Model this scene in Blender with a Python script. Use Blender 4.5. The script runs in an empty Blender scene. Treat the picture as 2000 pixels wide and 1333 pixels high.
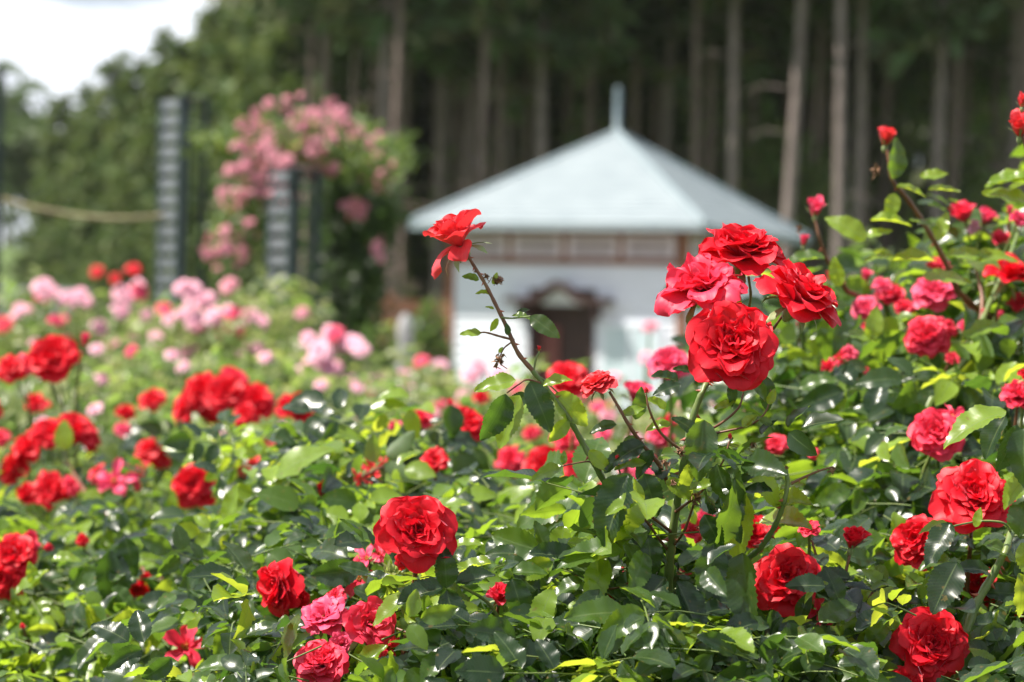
import bpy, math, random
import numpy as np
from mathutils import Vector, Matrix, Euler

random.seed(7)
rng = np.random.default_rng(11)
R = math.radians
sc = bpy.context.scene
COL = sc.collection

# ------------------------------------------------------------------ camera
FPX = 4932.0                      # focal length in pixels of the 2000 px wide photograph
EYE = 1.5
cam_data = bpy.data.cameras.new('camera')
cam = bpy.data.objects.new('camera', cam_data)
COL.objects.link(cam)
cam_data.sensor_width = 22.3
cam_data.lens = 55
cam_data.clip_start = 0.05
cam_data.clip_end = 2000
cam.location = (0, 0, EYE)
cam.rotation_euler = (Matrix.Rotation(R(90 - 0.19), 3, 'X') @ Matrix.Rotation(R(1.4), 3, 'Z')).to_euler()
cam_data.dof.use_dof = True
cam_data.dof.focus_distance = 2.06
cam_data.dof.aperture_fstop = 4.4
cam_data.dof.aperture_blades = 0
sc.camera = cam
CM = Matrix.LocRotScale(cam.location, cam.rotation_euler, None)

# ------------------------------------------------------------------ light
SUN_DIR = Vector((-0.50, -0.10, 0.86)).normalized()     # towards the sun: high, from the left
world = bpy.data.worlds.new('World')
sc.world = world
world.use_nodes = True
wn, wl = world.node_tree.nodes, world.node_tree.links
wn.clear()
wo = wn.new('ShaderNodeOutputWorld'); bg = wn.new('ShaderNodeBackground')
sky = wn.new('ShaderNodeTexSky'); sky.sky_type = 'NISHITA'; sky.sun_disc = False
sky.sun_elevation = math.asin(SUN_DIR.z)
sky.sun_rotation = math.atan2(SUN_DIR.x, SUN_DIR.y)
sky.air_density = 1.0; sky.dust_density = 1.6
tc = wn.new('ShaderNodeTexCoord')
mp = wn.new('ShaderNodeMapping'); mp.inputs['Scale'].default_value = (1.6, 1.6, 4.5); mp.inputs['Location'].default_value = (6.29, 0.47, 1.01)
nz = wn.new('ShaderNodeTexNoise'); nz.inputs['Scale'].default_value = 2.2
nz.inputs['Detail'].default_value = 6; nz.inputs['Roughness'].default_value = 0.55
cr = wn.new('ShaderNodeValToRGB')
cr.color_ramp.elements[0].position = 0.465; cr.color_ramp.elements[0].color = (0, 0, 0, 1)
cr.color_ramp.elements[1].position = 0.545; cr.color_ramp.elements[1].color = (1, 1, 1, 1)
mx = wn.new('ShaderNodeMix'); mx.data_type = 'RGBA'
mx.inputs['B'].default_value = (13.2, 13.8, 15.2, 1)       # thin bright cloud
wl.new(tc.outputs['Generated'], mp.inputs['Vector']); wl.new(mp.outputs[0], nz.inputs['Vector'])
wl.new(nz.outputs['Fac'], cr.inputs[0]); wl.new(cr.outputs[0], mx.inputs['Factor'])
wl.new(sky.outputs[0], mx.inputs['A']); wl.new(mx.outputs['Result'], bg.inputs['Color'])
bg.inputs['Strength'].default_value = 0.050
wl.new(bg.outputs[0], wo.inputs['Surface'])

sun_l = bpy.data.lights.new('sun', 'SUN')
sun_l.energy = 5.0; sun_l.angle = R(0.5); sun_l.color = (1.0, 0.94, 0.83)
sun = bpy.data.objects.new('sun', sun_l)
COL.objects.link(sun)
sun.rotation_euler = SUN_DIR.to_track_quat('Z', 'Y').to_euler()
sun.location = (-20, 0, 30)

vs = sc.view_settings
vs.view_transform = 'Standard'; vs.look = 'None'; vs.exposure = 1.05; vs.gamma = 1; vs.use_curve_mapping = False
cy = sc.cycles
cy.max_bounces = 7; cy.diffuse_bounces = 3; cy.glossy_bounces = 2; cy.transmission_bounces = 5
cy.transparent_max_bounces = 4; cy.caustics_reflective = False; cy.caustics_refractive = False
cy.sample_clamp_indirect = 4; cy.use_denoising = True
try:
    cy.denoiser = 'OPENIMAGEDENOISE'
except Exception:
    pass


def at(px, py, d):
    """photograph pixel + depth (m) -> world point"""
    return CM @ Vector(((px - 1000) / FPX * d, (666.5 - py) / FPX * d, -d))


# ------------------------------------------------------------------ materials
def mat(name):
    m = bpy.data.materials.new(name); m.use_nodes = True
    n, l = m.node_tree.nodes, m.node_tree.links
    return m, n, l, n['Principled BSDF']


def ramp(n, stops):
    r = n.new('ShaderNodeValToRGB'); e = r.color_ramp.elements
    while len(e) > 1: e.remove(e[-1])
    e[0].position, e[0].color = stops[0][0], (*stops[0][1], 1)
    for p, c in stops[1:]:
        x = e.new(p); x.color = (*c, 1)
    return r


def leaf_material(name, front, trans, rough=0.30, tw=0.42, back=(0.09, 0.15, 0.06)):
    """front: ramp stops over 'tint'; trans: ramp stops of the light that shines through"""
    m, n, l, p = mat(name)
    at_ = n.new('ShaderNodeAttribute'); at_.attribute_name = 'tint'
    fr = ramp(n, front); tr = ramp(n, trans)
    l.new(at_.outputs['Fac'], fr.inputs[0]); l.new(at_.outputs['Fac'], tr.inputs[0])
    uv = n.new('ShaderNodeUVMap'); sep = n.new('ShaderNodeSeparateXYZ'); l.new(uv.outputs[0], sep.inputs[0])

    def math_(op, a, b=None, c=None):
        x = n.new('ShaderNodeMath'); x.operation = op
        for i, v in enumerate((a, b, c)):
            if v is None: continue
            if isinstance(v, (int, float)): x.inputs[i].default_value = v
            else: l.new(v, x.inputs[i])
        return x.outputs[0]
    au = math_('ABSOLUTE', sep.outputs['X'])
    side = math_('SINE', math_('MULTIPLY', math_('SUBTRACT', sep.outputs['Y'], math_('MULTIPLY', au, 0.16)), 52.0))
    side = math_('POWER', math_('ABSOLUTE', side), 6.0)
    rib = math_('LESS_THAN', au, 0.045)
    vein = math_('MAXIMUM', math_('MULTIPLY', side, 0.22), rib)
    noi = n.new('ShaderNodeTexNoise'); noi.inputs['Scale'].default_value = 60
    noi.inputs['Detail'].default_value = 4
    geo = n.new('ShaderNodeNewGeometry')
    l.new(geo.outputs['Position'], noi.inputs['Vector'])
    hv = n.new('ShaderNodeHueSaturation'); l.new(fr.outputs[0], hv.inputs['Color'])
    l.new(math_('MULTIPLY_ADD', noi.outputs['Fac'], 0.7, 0.65), hv.inputs['Value'])
    mv = n.new('ShaderNodeMix'); mv.data_type = 'RGBA'
    l.new(math_('MULTIPLY', vein, 0.45), mv.inputs['Factor']); l.new(hv.outputs[0], mv.inputs['A'])
    mv.inputs['B'].default_value = (0.20, 0.27, 0.10, 1)
    sp = n.new('ShaderNodeTexNoise'); sp.inputs['Scale'].default_value = 130; sp.inputs['Detail'].default_value = 2
    l.new(geo.outputs['Position'], sp.inputs['Vector'])
    ms_ = n.new('ShaderNodeMix'); ms_.data_type = 'RGBA'
    spt = math_('MULTIPLY', math_('GREATER_THAN', sp.outputs['Fac'], 0.70), 0.75)
    l.new(spt, ms_.inputs['Factor']); l.new(mv.outputs['Result'], ms_.inputs['A']); ms_.inputs['B'].default_value = (0.16, 0.11, 0.035, 1)
    mv = ms_
    mb = n.new('ShaderNodeMix'); mb.data_type = 'RGBA'
    l.new(geo.outputs['Backfacing'], mb.inputs['Factor']); l.new(mv.outputs['Result'], mb.inputs['A'])
    mb.inputs['B'].default_value = (*back, 1)
    l.new(mb.outputs['Result'], p.inputs['Base Color'])
    rr = math_('MULTIPLY_ADD', geo.outputs['Backfacing'], 0.3, math_('MULTIPLY_ADD', noi.outputs['Fac'], 0.34, rough - 0.12))
    l.new(rr, p.inputs['Roughness'])
    p.inputs['Specular IOR Level'].default_value = 0.55
    bp = n.new('ShaderNodeBump'); bp.inputs['Strength'].default_value = 0.14; bp.inputs['Distance'].default_value = 0.0006
    l.new(math_('ADD', math_('MULTIPLY', vein, -1.0), math_('MULTIPLY', noi.outputs['Fac'], 0.8)), bp.inputs['Height'])
    l.new(bp.outputs[0], p.inputs['Normal'])
    t = n.new('ShaderNodeBsdfTranslucent'); 
    mt = n.new('ShaderNodeMix'); mt.data_type = 'RGBA'; mt.blend_type = 'MULTIPLY'
    l.new(math_('MULTIPLY', vein, 0.5), mt.inputs['Factor']); l.new(tr.outputs[0], mt.inputs['A'])
    mt.inputs['B'].default_value = (0.45, 0.6, 0.3, 1)
    l.new(mt.outputs['Result'], t.inputs['Color'])
    ms = n.new('ShaderNodeMixShader'); ms.inputs[0].default_value = tw
    l.new(p.outputs[0], ms.inputs[1]); l.new(t.outputs[0], ms.inputs[2])
    l.new(ms.outputs[0], n['Material Output'].inputs[0])
    return m


def petal_material(name, a, b, trans, tw=0.28):
    m, n, l, p = mat(name)
    uv = n.new('ShaderNodeUVMap')
    mpn = n.new('ShaderNodeMapping'); mpn.inputs['Scale'].default_value = (14, 1.6, 1)
    noi = n.new('ShaderNodeTexNoise'); noi.inputs['Scale'].default_value = 2.0; noi.inputs['Detail'].default_value = 5
    l.new(uv.outputs[0], mpn.inputs[0]); l.new(mpn.outputs[0], noi.inputs['Vector'])
    big = n.new('ShaderNodeTexNoise'); big.inputs['Scale'].default_value = 34; big.inputs['Detail'].default_value = 3
    geo = n.new('ShaderNodeNewGeometry'); l.new(geo.outputs['Position'], big.inputs['Vector'])
    r = ramp(n, [(0.3, a), (0.72, b)])
    mm = n.new('ShaderNodeMath'); mm.operation = 'MULTIPLY_ADD'; mm.inputs[1].default_value = 0.45
    l.new(noi.outputs['Fac'], mm.inputs[0])
    m2 = n.new('ShaderNodeMath'); m2.operation = 'MULTIPLY'; m2.inputs[1].default_value = 0.55
    l.new(big.outputs['Fac'], m2.inputs[0]); l.new(m2.outputs[0], mm.inputs[2])
    l.new(mm.outputs[0], r.inputs[0]); l.new(r.outputs[0], p.inputs['Base Color'])
    p.inputs['Roughness'].default_value = 0.5
    p.inputs['Specular IOR Level'].default_value = 0.35
    p.inputs['Sheen Weight'].default_value = 0.26; p.inputs['Sheen Roughness'].default_value = 0.35
    p.inputs['Sheen Tint'].default_value = (1.0, 0.45, 0.65, 1)
    bp = n.new('ShaderNodeBump'); bp.inputs['Strength'].default_value = 0.25; bp.inputs['Distance'].default_value = 0.001
    l.new(noi.outputs['Fac'], bp.inputs['Height']); l.new(bp.outputs[0], p.inputs['Normal'])
    t = n.new('ShaderNodeBsdfTranslucent'); t.inputs['Color'].default_value = (*trans, 1)
    ms = n.new('ShaderNodeMixShader'); ms.inputs[0].default_value = tw
    l.new(p.outputs[0], ms.inputs[1]); l.new(t.outputs[0], ms.inputs[2])
    l.new(ms.outputs[0], n['Material Output'].inputs[0])
    return m


def plain(name, c1, c2, rough=0.6, scale=8, bump=0.2, dist=0.01, stretch=(1, 1, 1), spec=0.4, metal=0.0, coord='Object'):
    m, n, l, p = mat(name)
    t_ = n.new('ShaderNodeTexCoord'); mpn = n.new('ShaderNodeMapping'); mpn.inputs['Scale'].default_value = stretch
    noi = n.new('ShaderNodeTexNoise'); noi.inputs['Scale'].default_value = scale; noi.inputs['Detail'].default_value = 6
    l.new(t_.outputs[coord], mpn.inputs[0]); l.new(mpn.outputs[0], noi.inputs['Vector'])
    r = ramp(n, [(0.3, c1), (0.7, c2)])
    l.new(noi.outputs['Fac'], r.inputs[0]); l.new(r.outputs[0], p.inputs['Base Color'])
    p.inputs['Roughness'].default_value = rough; p.inputs['Specular IOR Level'].default_value = spec
    p.inputs['Metallic'].default_value = metal
    bp = n.new('ShaderNodeBump'); bp.inputs['Strength'].default_value = bump; bp.inputs['Distance'].default_value = dist
    l.new(noi.outputs['Fac'], bp.inputs['Height']); l.new(bp.outputs[0], p.inputs['Normal'])
    return m


M = {}
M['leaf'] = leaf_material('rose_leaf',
    [(0.0, (0.010, 0.024, 0.016)), (0.4, (0.022, 0.046, 0.018)), (0.7, (0.060, 0.115, 0.016)), (1.0, (0.19, 0.29, 0.022))],  # lime stops: young leaves, brightened further to imitate backlight
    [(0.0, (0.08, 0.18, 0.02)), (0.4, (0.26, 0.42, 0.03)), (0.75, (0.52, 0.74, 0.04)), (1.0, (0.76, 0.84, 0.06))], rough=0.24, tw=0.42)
M['leaf_far'] = leaf_material('bed_leaf',
    [(0.0, (0.075, 0.10, 0.040)), (0.5, (0.15, 0.18, 0.06)), (1.0, (0.30, 0.30, 0.12))],
    [(0.0, (0.25, 0.42, 0.08)), (0.5, (0.36, 0.54, 0.10)), (1.0, (0.60, 0.66, 0.18))], rough=0.36, tw=0.42)
M['red'] = petal_material('red_petal', (0.58, 0.005, 0.017), (0.84, 0.012, 0.034), (0.95, 0.010, 0.028), 0.30)
M['crimson'] = petal_material('crimson_petal', (0.72, 0.022, 0.060), (0.88, 0.065, 0.14), (0.98, 0.04, 0.09), 0.30)
M['pink'] = petal_material('pink_petal', (0.74, 0.045, 0.13), (0.86, 0.12, 0.24), (0.95, 0.08, 0.18), 0.26)
M['coral'] = petal_material('coral_petal', (0.74, 0.030, 0.040), (0.88, 0.10, 0.12), (0.95, 0.05, 0.06), 0.28)
M['pale'] = petal_material('pale_pink_petal', (0.84, 0.36, 0.50), (0.90, 0.62, 0.72), (0.95, 0.5, 0.6), 0.25)
M['vine'] = petal_material('vine_pink_petal', (0.66, 0.22, 0.30), (0.80, 0.42, 0.50), (0.85, 0.36, 0.42), 0.25)
M['stamen'] = plain('stamen', (0.55, 0.30, 0.05), (0.75, 0.5, 0.12), 0.6, 200)
M['cane'] = plain('green_cane', (0.09, 0.15, 0.04), (0.17, 0.20, 0.06), 0.42, 60, 0.3, 0.001, spec=0.5)
M['cane_red'] = plain('reddish_cane', (0.13, 0.045, 0.03), (0.22, 0.10, 0.05), 0.45, 60, 0.3, 0.001, spec=0.5)
M['thorn'] = plain('thorn_red', (0.30, 0.06, 0.04), (0.42, 0.12, 0.07), 0.45, 60)
M['sepal'] = plain('sepal_green', (0.16, 0.22, 0.08), (0.30, 0.34, 0.16), 0.5, 80, 0.2, 0.001)
M['dry'] = plain('dry_brown', (0.16, 0.07, 0.035), (0.36, 0.20, 0.12), 0.8, 90, 0.4, 0.001)
M['soil'] = plain('soil', (0.05, 0.035, 0.022), (0.11, 0.08, 0.05), 0.95, 14, 0.6, 0.03)
M['steel'] = plain('painted_steel', (0.13, 0.145, 0.165), (0.20, 0.215, 0.24), 0.42, 20, 0.1, 0.002, spec=0.55)
M['steel_shaded'] = plain('shaded_green_steel', (0.02, 0.035, 0.035), (0.04, 0.06, 0.06), 0.5, 20)  # green steel darkened to carry the shade of the tower sides away from the sun
M['rope'] = plain('tan_rope', (0.28, 0.24, 0.14), (0.42, 0.37, 0.23), 0.9, 60, 0.4, 0.004)
M['brown'] = plain('brown_timber', (0.17, 0.065, 0.038), (0.27, 0.12, 0.068), 0.6, 6, 0.2, 0.004, stretch=(1, 1, 8))
M['dark_door'] = plain('dark_doorway_timber', (0.035, 0.018, 0.015), (0.06, 0.03, 0.025), 0.6, 6)
M['door_red'] = plain('reddish_door', (0.16, 0.05, 0.045), (0.24, 0.085, 0.07), 0.55, 6)
M['white'] = plain('white_board', (0.64, 0.67, 0.74), (0.71, 0.74, 0.80), 0.5, 5, 0.1, 0.002, stretch=(1, 1, 6))
M['roof'] = plain('pale_roof_tile', (0.215, 0.255, 0.28), (0.275, 0.315, 0.34), 0.55, 2.2, 0.15, 0.004, stretch=(1, 3, 1))
M['rooftrim'] = plain('roof_trim', (0.22, 0.28, 0.31), (0.28, 0.34, 0.37), 0.45, 5)
M['mast'] = plain('weathered_mast', (0.15, 0.20, 0.23), (0.20, 0.26, 0.29), 0.5, 5)
M['panel'] = plain('vent_panel', (0.34, 0.28, 0.30), (0.42, 0.36, 0.38), 0.6, 8)
M['frame'] = plain('vent_frame', (0.64, 0.57, 0.62), (0.74, 0.67, 0.72), 0.5, 8)
M['glass'] = plain('pale_curtained_glass', (0.42, 0.52, 0.56), (0.55, 0.64, 0.68), 0.12, 2, spec=0.6)
M['stone'] = plain('pale_stone', (0.24, 0.24, 0.245), (0.38, 0.38, 0.385), 0.8, 12, 0.4, 0.01)
M['concrete'] = plain('concrete', (0.34, 0.35, 0.38), (0.48, 0.49, 0.52), 0.85, 5, 0.3, 0.01)
M['gravel'] = plain('gravel_path', (0.26, 0.23, 0.20), (0.40, 0.37, 0.33), 0.95, 60, 0.5, 0.02)
M['grass'] = plain('grass_ground', (0.05, 0.085, 0.02), (0.10, 0.15, 0.04), 0.95, 1.5, 0.6, 0.05)
M['grassblade'] = leaf_material('grass_blade', [(0, (0.06, 0.11, 0.02)), (1, (0.14, 0.19, 0.05))],
    [(0, (0.25, 0.4, 0.06)), (1, (0.5, 0.6, 0.12))], rough=0.5, tw=0.4)
M['bark'] = plain('pine_bark', (0.12, 0.095, 0.088), (0.28, 0.225, 0.21), 0.95, 5, 0.8, 0.04, stretch=(2.5, 2.5, 0.5))
M['bark_dark'] = plain('dark_bark', (0.12, 0.085, 0.075), (0.24, 0.18, 0.16), 0.95, 5, 0.8, 0.04, stretch=(2.5, 2.5, 0.5))
M['needle'] = leaf_material('pine_needles', [(0, (0.035, 0.044, 0.016)), (0.5, (0.075, 0.09, 0.03)), (1, (0.15, 0.145, 0.055))],
    [(0, (0.04, 0.07, 0.02)), (1, (0.16, 0.2, 0.06))], rough=0.6, tw=0.2)
M['needle_olive'] = leaf_material('cedar_needles', [(0, (0.040, 0.062, 0.012)), (0.5, (0.085, 0.122, 0.022)), (1, (0.155, 0.185, 0.040))],  # olive needle colour of the left evergreens
    [(0, (0.08, 0.14, 0.03)), (1, (0.25, 0.32, 0.08))], rough=0.6, tw=0.25)
M['broad'] = leaf_material('broad_leaf', [(0, (0.010, 0.022, 0.008)), (0.3, (0.03, 0.06, 0.015)), (0.6, (0.06, 0.12, 0.025)), (1, (0.11, 0.17, 0.04))],
    [(0, (0.03, 0.06, 0.01)), (0.4, (0.10, 0.2, 0.03)), (1, (0.38, 0.5, 0.09))], rough=0.45, tw=0.45)


M['hill'] = leaf_material('hill_leaf', [(0, (0.05, 0.085, 0.035)), (1, (0.11, 0.15, 0.06))], [(0, (0.12, 0.2, 0.05)), (1, (0.2, 0.3, 0.08))], rough=0.6, tw=0.25)


# ------------------------------------------------------------------ geometry helpers
class Geo:
    """collects quads / triangles; builds ONE mesh"""
    def __init__(s): s.V = []; s.F = []; s.UV = []; s.T = []; s.MI = []; s.n = 0
    def add(s, V, F, UV=None, tint=0.5, mi=0):
        V = np.asarray(V, float).reshape(-1, 3); F = np.asarray(F, int)
        s.V.append(V); s.F.append(F + s.n)
        s.UV.append(np.zeros((len(V), 2)) if UV is None else np.asarray(UV, float))
        s.T.append(np.full(len(V), tint) if np.isscalar(tint) else np.asarray(tint, float))
        s.MI.append(np.full(len(F), mi, int)); s.n += len(V)
    def mesh(s, name, mats, smooth=True):
        me = bpy.data.meshes.new(name)
        V = np.concatenate(s.V)
        tri = [f for f in s.F if f.shape[1] == 3]; quad = [f for f in s.F if f.shape[1] == 4]
        mt = [m for f, m in zip(s.F, s.MI) if f.shape[1] == 3]; mq = [m for f, m in zip(s.F, s.MI) if f.shape[1] == 4]
        tri = np.concatenate(tri) if tri else np.zeros((0, 3), int); quad = np.concatenate(quad) if quad else np.zeros((0, 4), int)
        mi = np.concatenate(mt + mq) if (mt or mq) else np.zeros(0, int)
        loops = np.concatenate([tri.ravel(), quad.ravel()]).astype(np.int32)
        starts = np.concatenate([np.arange(len(tri)) * 3, len(tri) * 3 + np.arange(len(quad)) * 4]).astype(np.int32)
        me.vertices.add(len(V)); me.vertices.foreach_set('co', V.astype(np.float32).ravel())
        me.loops.add(len(loops)); me.loops.foreach_set('vertex_index', loops)
        me.polygons.add(len(starts)); me.polygons.foreach_set('loop_start', starts)
        me.update(calc_edges=True)
        me.polygons.foreach_set('material_index', mi.astype(np.int32))
        uv = me.uv_layers.new(name='UVMap')
        uv.data.foreach_set('uv', np.concatenate(s.UV)[loops].astype(np.float32).ravel())
        a = me.attributes.new('tint', 'FLOAT', 'POINT'); a.data.foreach_set('value', np.concatenate(s.T).astype(np.float32))
        for m in (mats if isinstance(mats, (list, tuple)) else [mats]): me.materials.append(m)
        me.polygons.foreach_set('use_smooth', np.full(len(starts), smooth))
        me.validate()
        return me


def obj(name, me, parent=None, loc=None, mw=None):
    o = bpy.data.objects.new(name, me); COL.objects.link(o)
    if parent is not None: o.parent = parent
    if mw is not None: o.matrix_basis = mw
    elif loc is not None: o.location = loc
    return o


def tag(o, label=None, cat=None, group=None, kind=None):
    if label: o['label'] = label
    if cat: o['category'] = cat
    if group: o['group'] = group
    if kind: o['kind'] = kind
    return o


def empty(name, loc, rz=0.0):
    o = bpy.data.objects.new(name, None); COL.objects.link(o)
    o.location = loc; o.rotation_euler = (0, 0, rz); o.empty_display_size = 0.1
    return o


def catmull(P, k=6):
    P = [np.array(p, float) for p in P]
    if len(P) < 3: return [P[0] + (P[-1] - P[0]) * i / k for i in range(k + 1)]
    Q = [2 * P[0] - P[1]] + P + [2 * P[-1] - P[-2]]
    out = []
    for i in range(1, len(Q) - 2):
        a, b, c, d = Q[i - 1], Q[i], Q[i + 1], Q[i + 2]
        for j in range(k):
            t = j / k
            out.append(0.5 * (2 * b + (c - a) * t + (2 * a - 5 * b + 4 * c - d) * t * t + (3 * b - a - 3 * c + d) * t ** 3))
    out.append(P[-1]); return out


def tube(g, P, r0, r1, sides=6, mi=0, cap=True, radii=None):
    P = np.array(P, float); n = len(P)
    T = np.gradient(P, axis=0); T /= np.linalg.norm(T, axis=1)[:, None] + 1e-9
    ref = np.array([0.31, 0.17, 0.93]) if abs(T[0][2]) < 0.8 else np.array([0.93, 0.17, 0.31])
    A = np.cross(T, ref); A /= np.linalg.norm(A, axis=1)[:, None] + 1e-9
    B = np.cross(T, A)
    rr = np.linspace(r0, r1, n) if radii is None else np.array(radii)
    ang = np.arange(sides) * 2 * math.pi / sides
    V = (P[:, None, :] + rr[:, None, None] * (np.cos(ang)[None, :, None] * A[:, None, :] + np.sin(ang)[None, :, None] * B[:, None, :])).reshape(-1, 3)
    F = []
    for i in range(n - 1):
        for j in range(sides):
            k = (j + 1) % sides
            F.append((i * sides + j, i * sides + k, (i + 1) * sides + k, (i + 1) * sides + j))
    g.add(V, F, mi=mi)
    if cap:
        for s, row in ((1, n - 1), (0, 0)):
            c = P[row]; V2 = np.vstack([V[row * sides:(row + 1) * sides], c[None, :]])
            F2 = [((j, (j + 1) % sides, sides) if s else ((j + 1) % sides, j, sides)) for j in range(sides)]
            g.add(V2, F2, mi=mi)


def box(g, a, b, mi=0, bev=0.0):
    x0, y0, z0 = a; x1, y1, z1 = b
    V = [(x0, y0, z0), (x1, y0, z0), (x1, y1, z0), (x0, y1, z0), (x0, y0, z1), (x1, y0, z1), (x1, y1, z1), (x0, y1, z1)]
    F = [(0, 3, 2, 1), (4, 5, 6, 7), (0, 1, 5, 4), (1, 2, 6, 5), (2, 3, 7, 6), (3, 0, 4, 7)]
    g.add(V, F, mi=mi)


def box_mesh(name, a, b, m):
    g = Geo(); box(g, a, b); return g.mesh(name, m, smooth=False)


# ------------------------------------------------------------------ leaves
def leaf_shape(n, serr, fold, bend, wav, seed, cols=2, half=0.29):
    r = np.random.default_rng(seed)
    ph = r.uniform(0, 6.28, 3); asym = r.uniform(-0.06, 0.06)
    V = []; UV = []
    cs = [-1.0, -0.5, 0, 0.5, 1.0] if cols == 2 else [-1.0, 0, 1.0]
    for i in range(n + 1):
        v = i / n
        w = half * (math.sin(math.pi * min(1, v) ** 0.82) ** 0.72 if 0 < v < 1 else 0.0)
        w *= (1 - 0.12 * v)
        tooth = (1 + serr * (1 if i % 2 else -0.55)) if 1 < i < n else 1
        for c in cs:
            ww = w * (tooth if abs(c) == 1 else 1)
            x = c * ww + asym * v * v
            y = v + (0.012 * (1 if i % 2 else 0) if abs(c) == 1 and serr > 0 else 0)
            z = fold * abs(c) * w * 1.4 - bend * v * v + wav * math.sin(9 * v + ph[0] + 2 * c) * abs(c) * 0.35 + 0.02 * math.sin(20 * v + ph[1]) * abs(c)
            y -= bend * bend * v ** 3 * 0.35
            V.append((x, y, z)); UV.append((c, v))
    k = len(cs); F = []
    for i in range(n):
        for j in range(k - 1):
            F.append((i * k + j, i * k + j + 1, (i + 1) * k + j + 1, (i + 1) * k + j))
    return np.array(V), np.array(F), np.array(UV)


LEAF_HI = [leaf_shape(26, 0.07, random.uniform(0.10, 0.5), random.uniform(0.05, 0.5), random.uniform(0.02, 0.12), s, half=random.uniform(0.25, 0.33)) for s in range(10)]
LEAF_MID = [leaf_shape(8, 0.05, random.uniform(0.10, 0.45), random.uniform(0.05, 0.45), random.uniform(0.02, 0.10), s, cols=1, half=random.uniform(0.27, 0.36)) for s in range(6)]
LEAF_LO = [leaf_shape(4, 0.0, random.uniform(0.1, 0.4), random.uniform(0.05, 0.4), 0.0, s, cols=1, half=0.33) for s in range(4)]
TINTS = (0.08, 0.35, 0.6, 0.9)
_leafmesh = {}


def leaf_obj_mesh(lod, v, ti):
    key = (lod, v, ti)
    if key not in _leafmesh:
        V, F, UV = (LEAF_HI, LEAF_MID, LEAF_LO)[lod][v]
        g = Geo(); g.add(V, F, UV, TINTS[ti]); _leafmesh[key] = g.mesh('leaf', M['leaf'])
    return _leafmesh[key]


def frame_of(d, nrm):
    d = np.array(d, float); d /= np.linalg.norm(d)
    nrm = np.array(nrm, float); x = np.cross(d, nrm); x /= np.linalg.norm(x) + 1e-9
    z = np.cross(x, d)
    return np.stack([x, d, z], axis=1)


BUSHES = []; ROSES = []; STEMS = []
_CI = np.array(CM.inverted())


def project(P):
    q = P @ _CI[:3, :3].T + _CI[:3, 3]; d = -q[:, 2]; d = np.where(np.abs(d) < .05, .05, d)
    return 1000 + q[:, 0] / d * FPX, 666.5 - q[:, 1] / d * FPX, d


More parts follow.
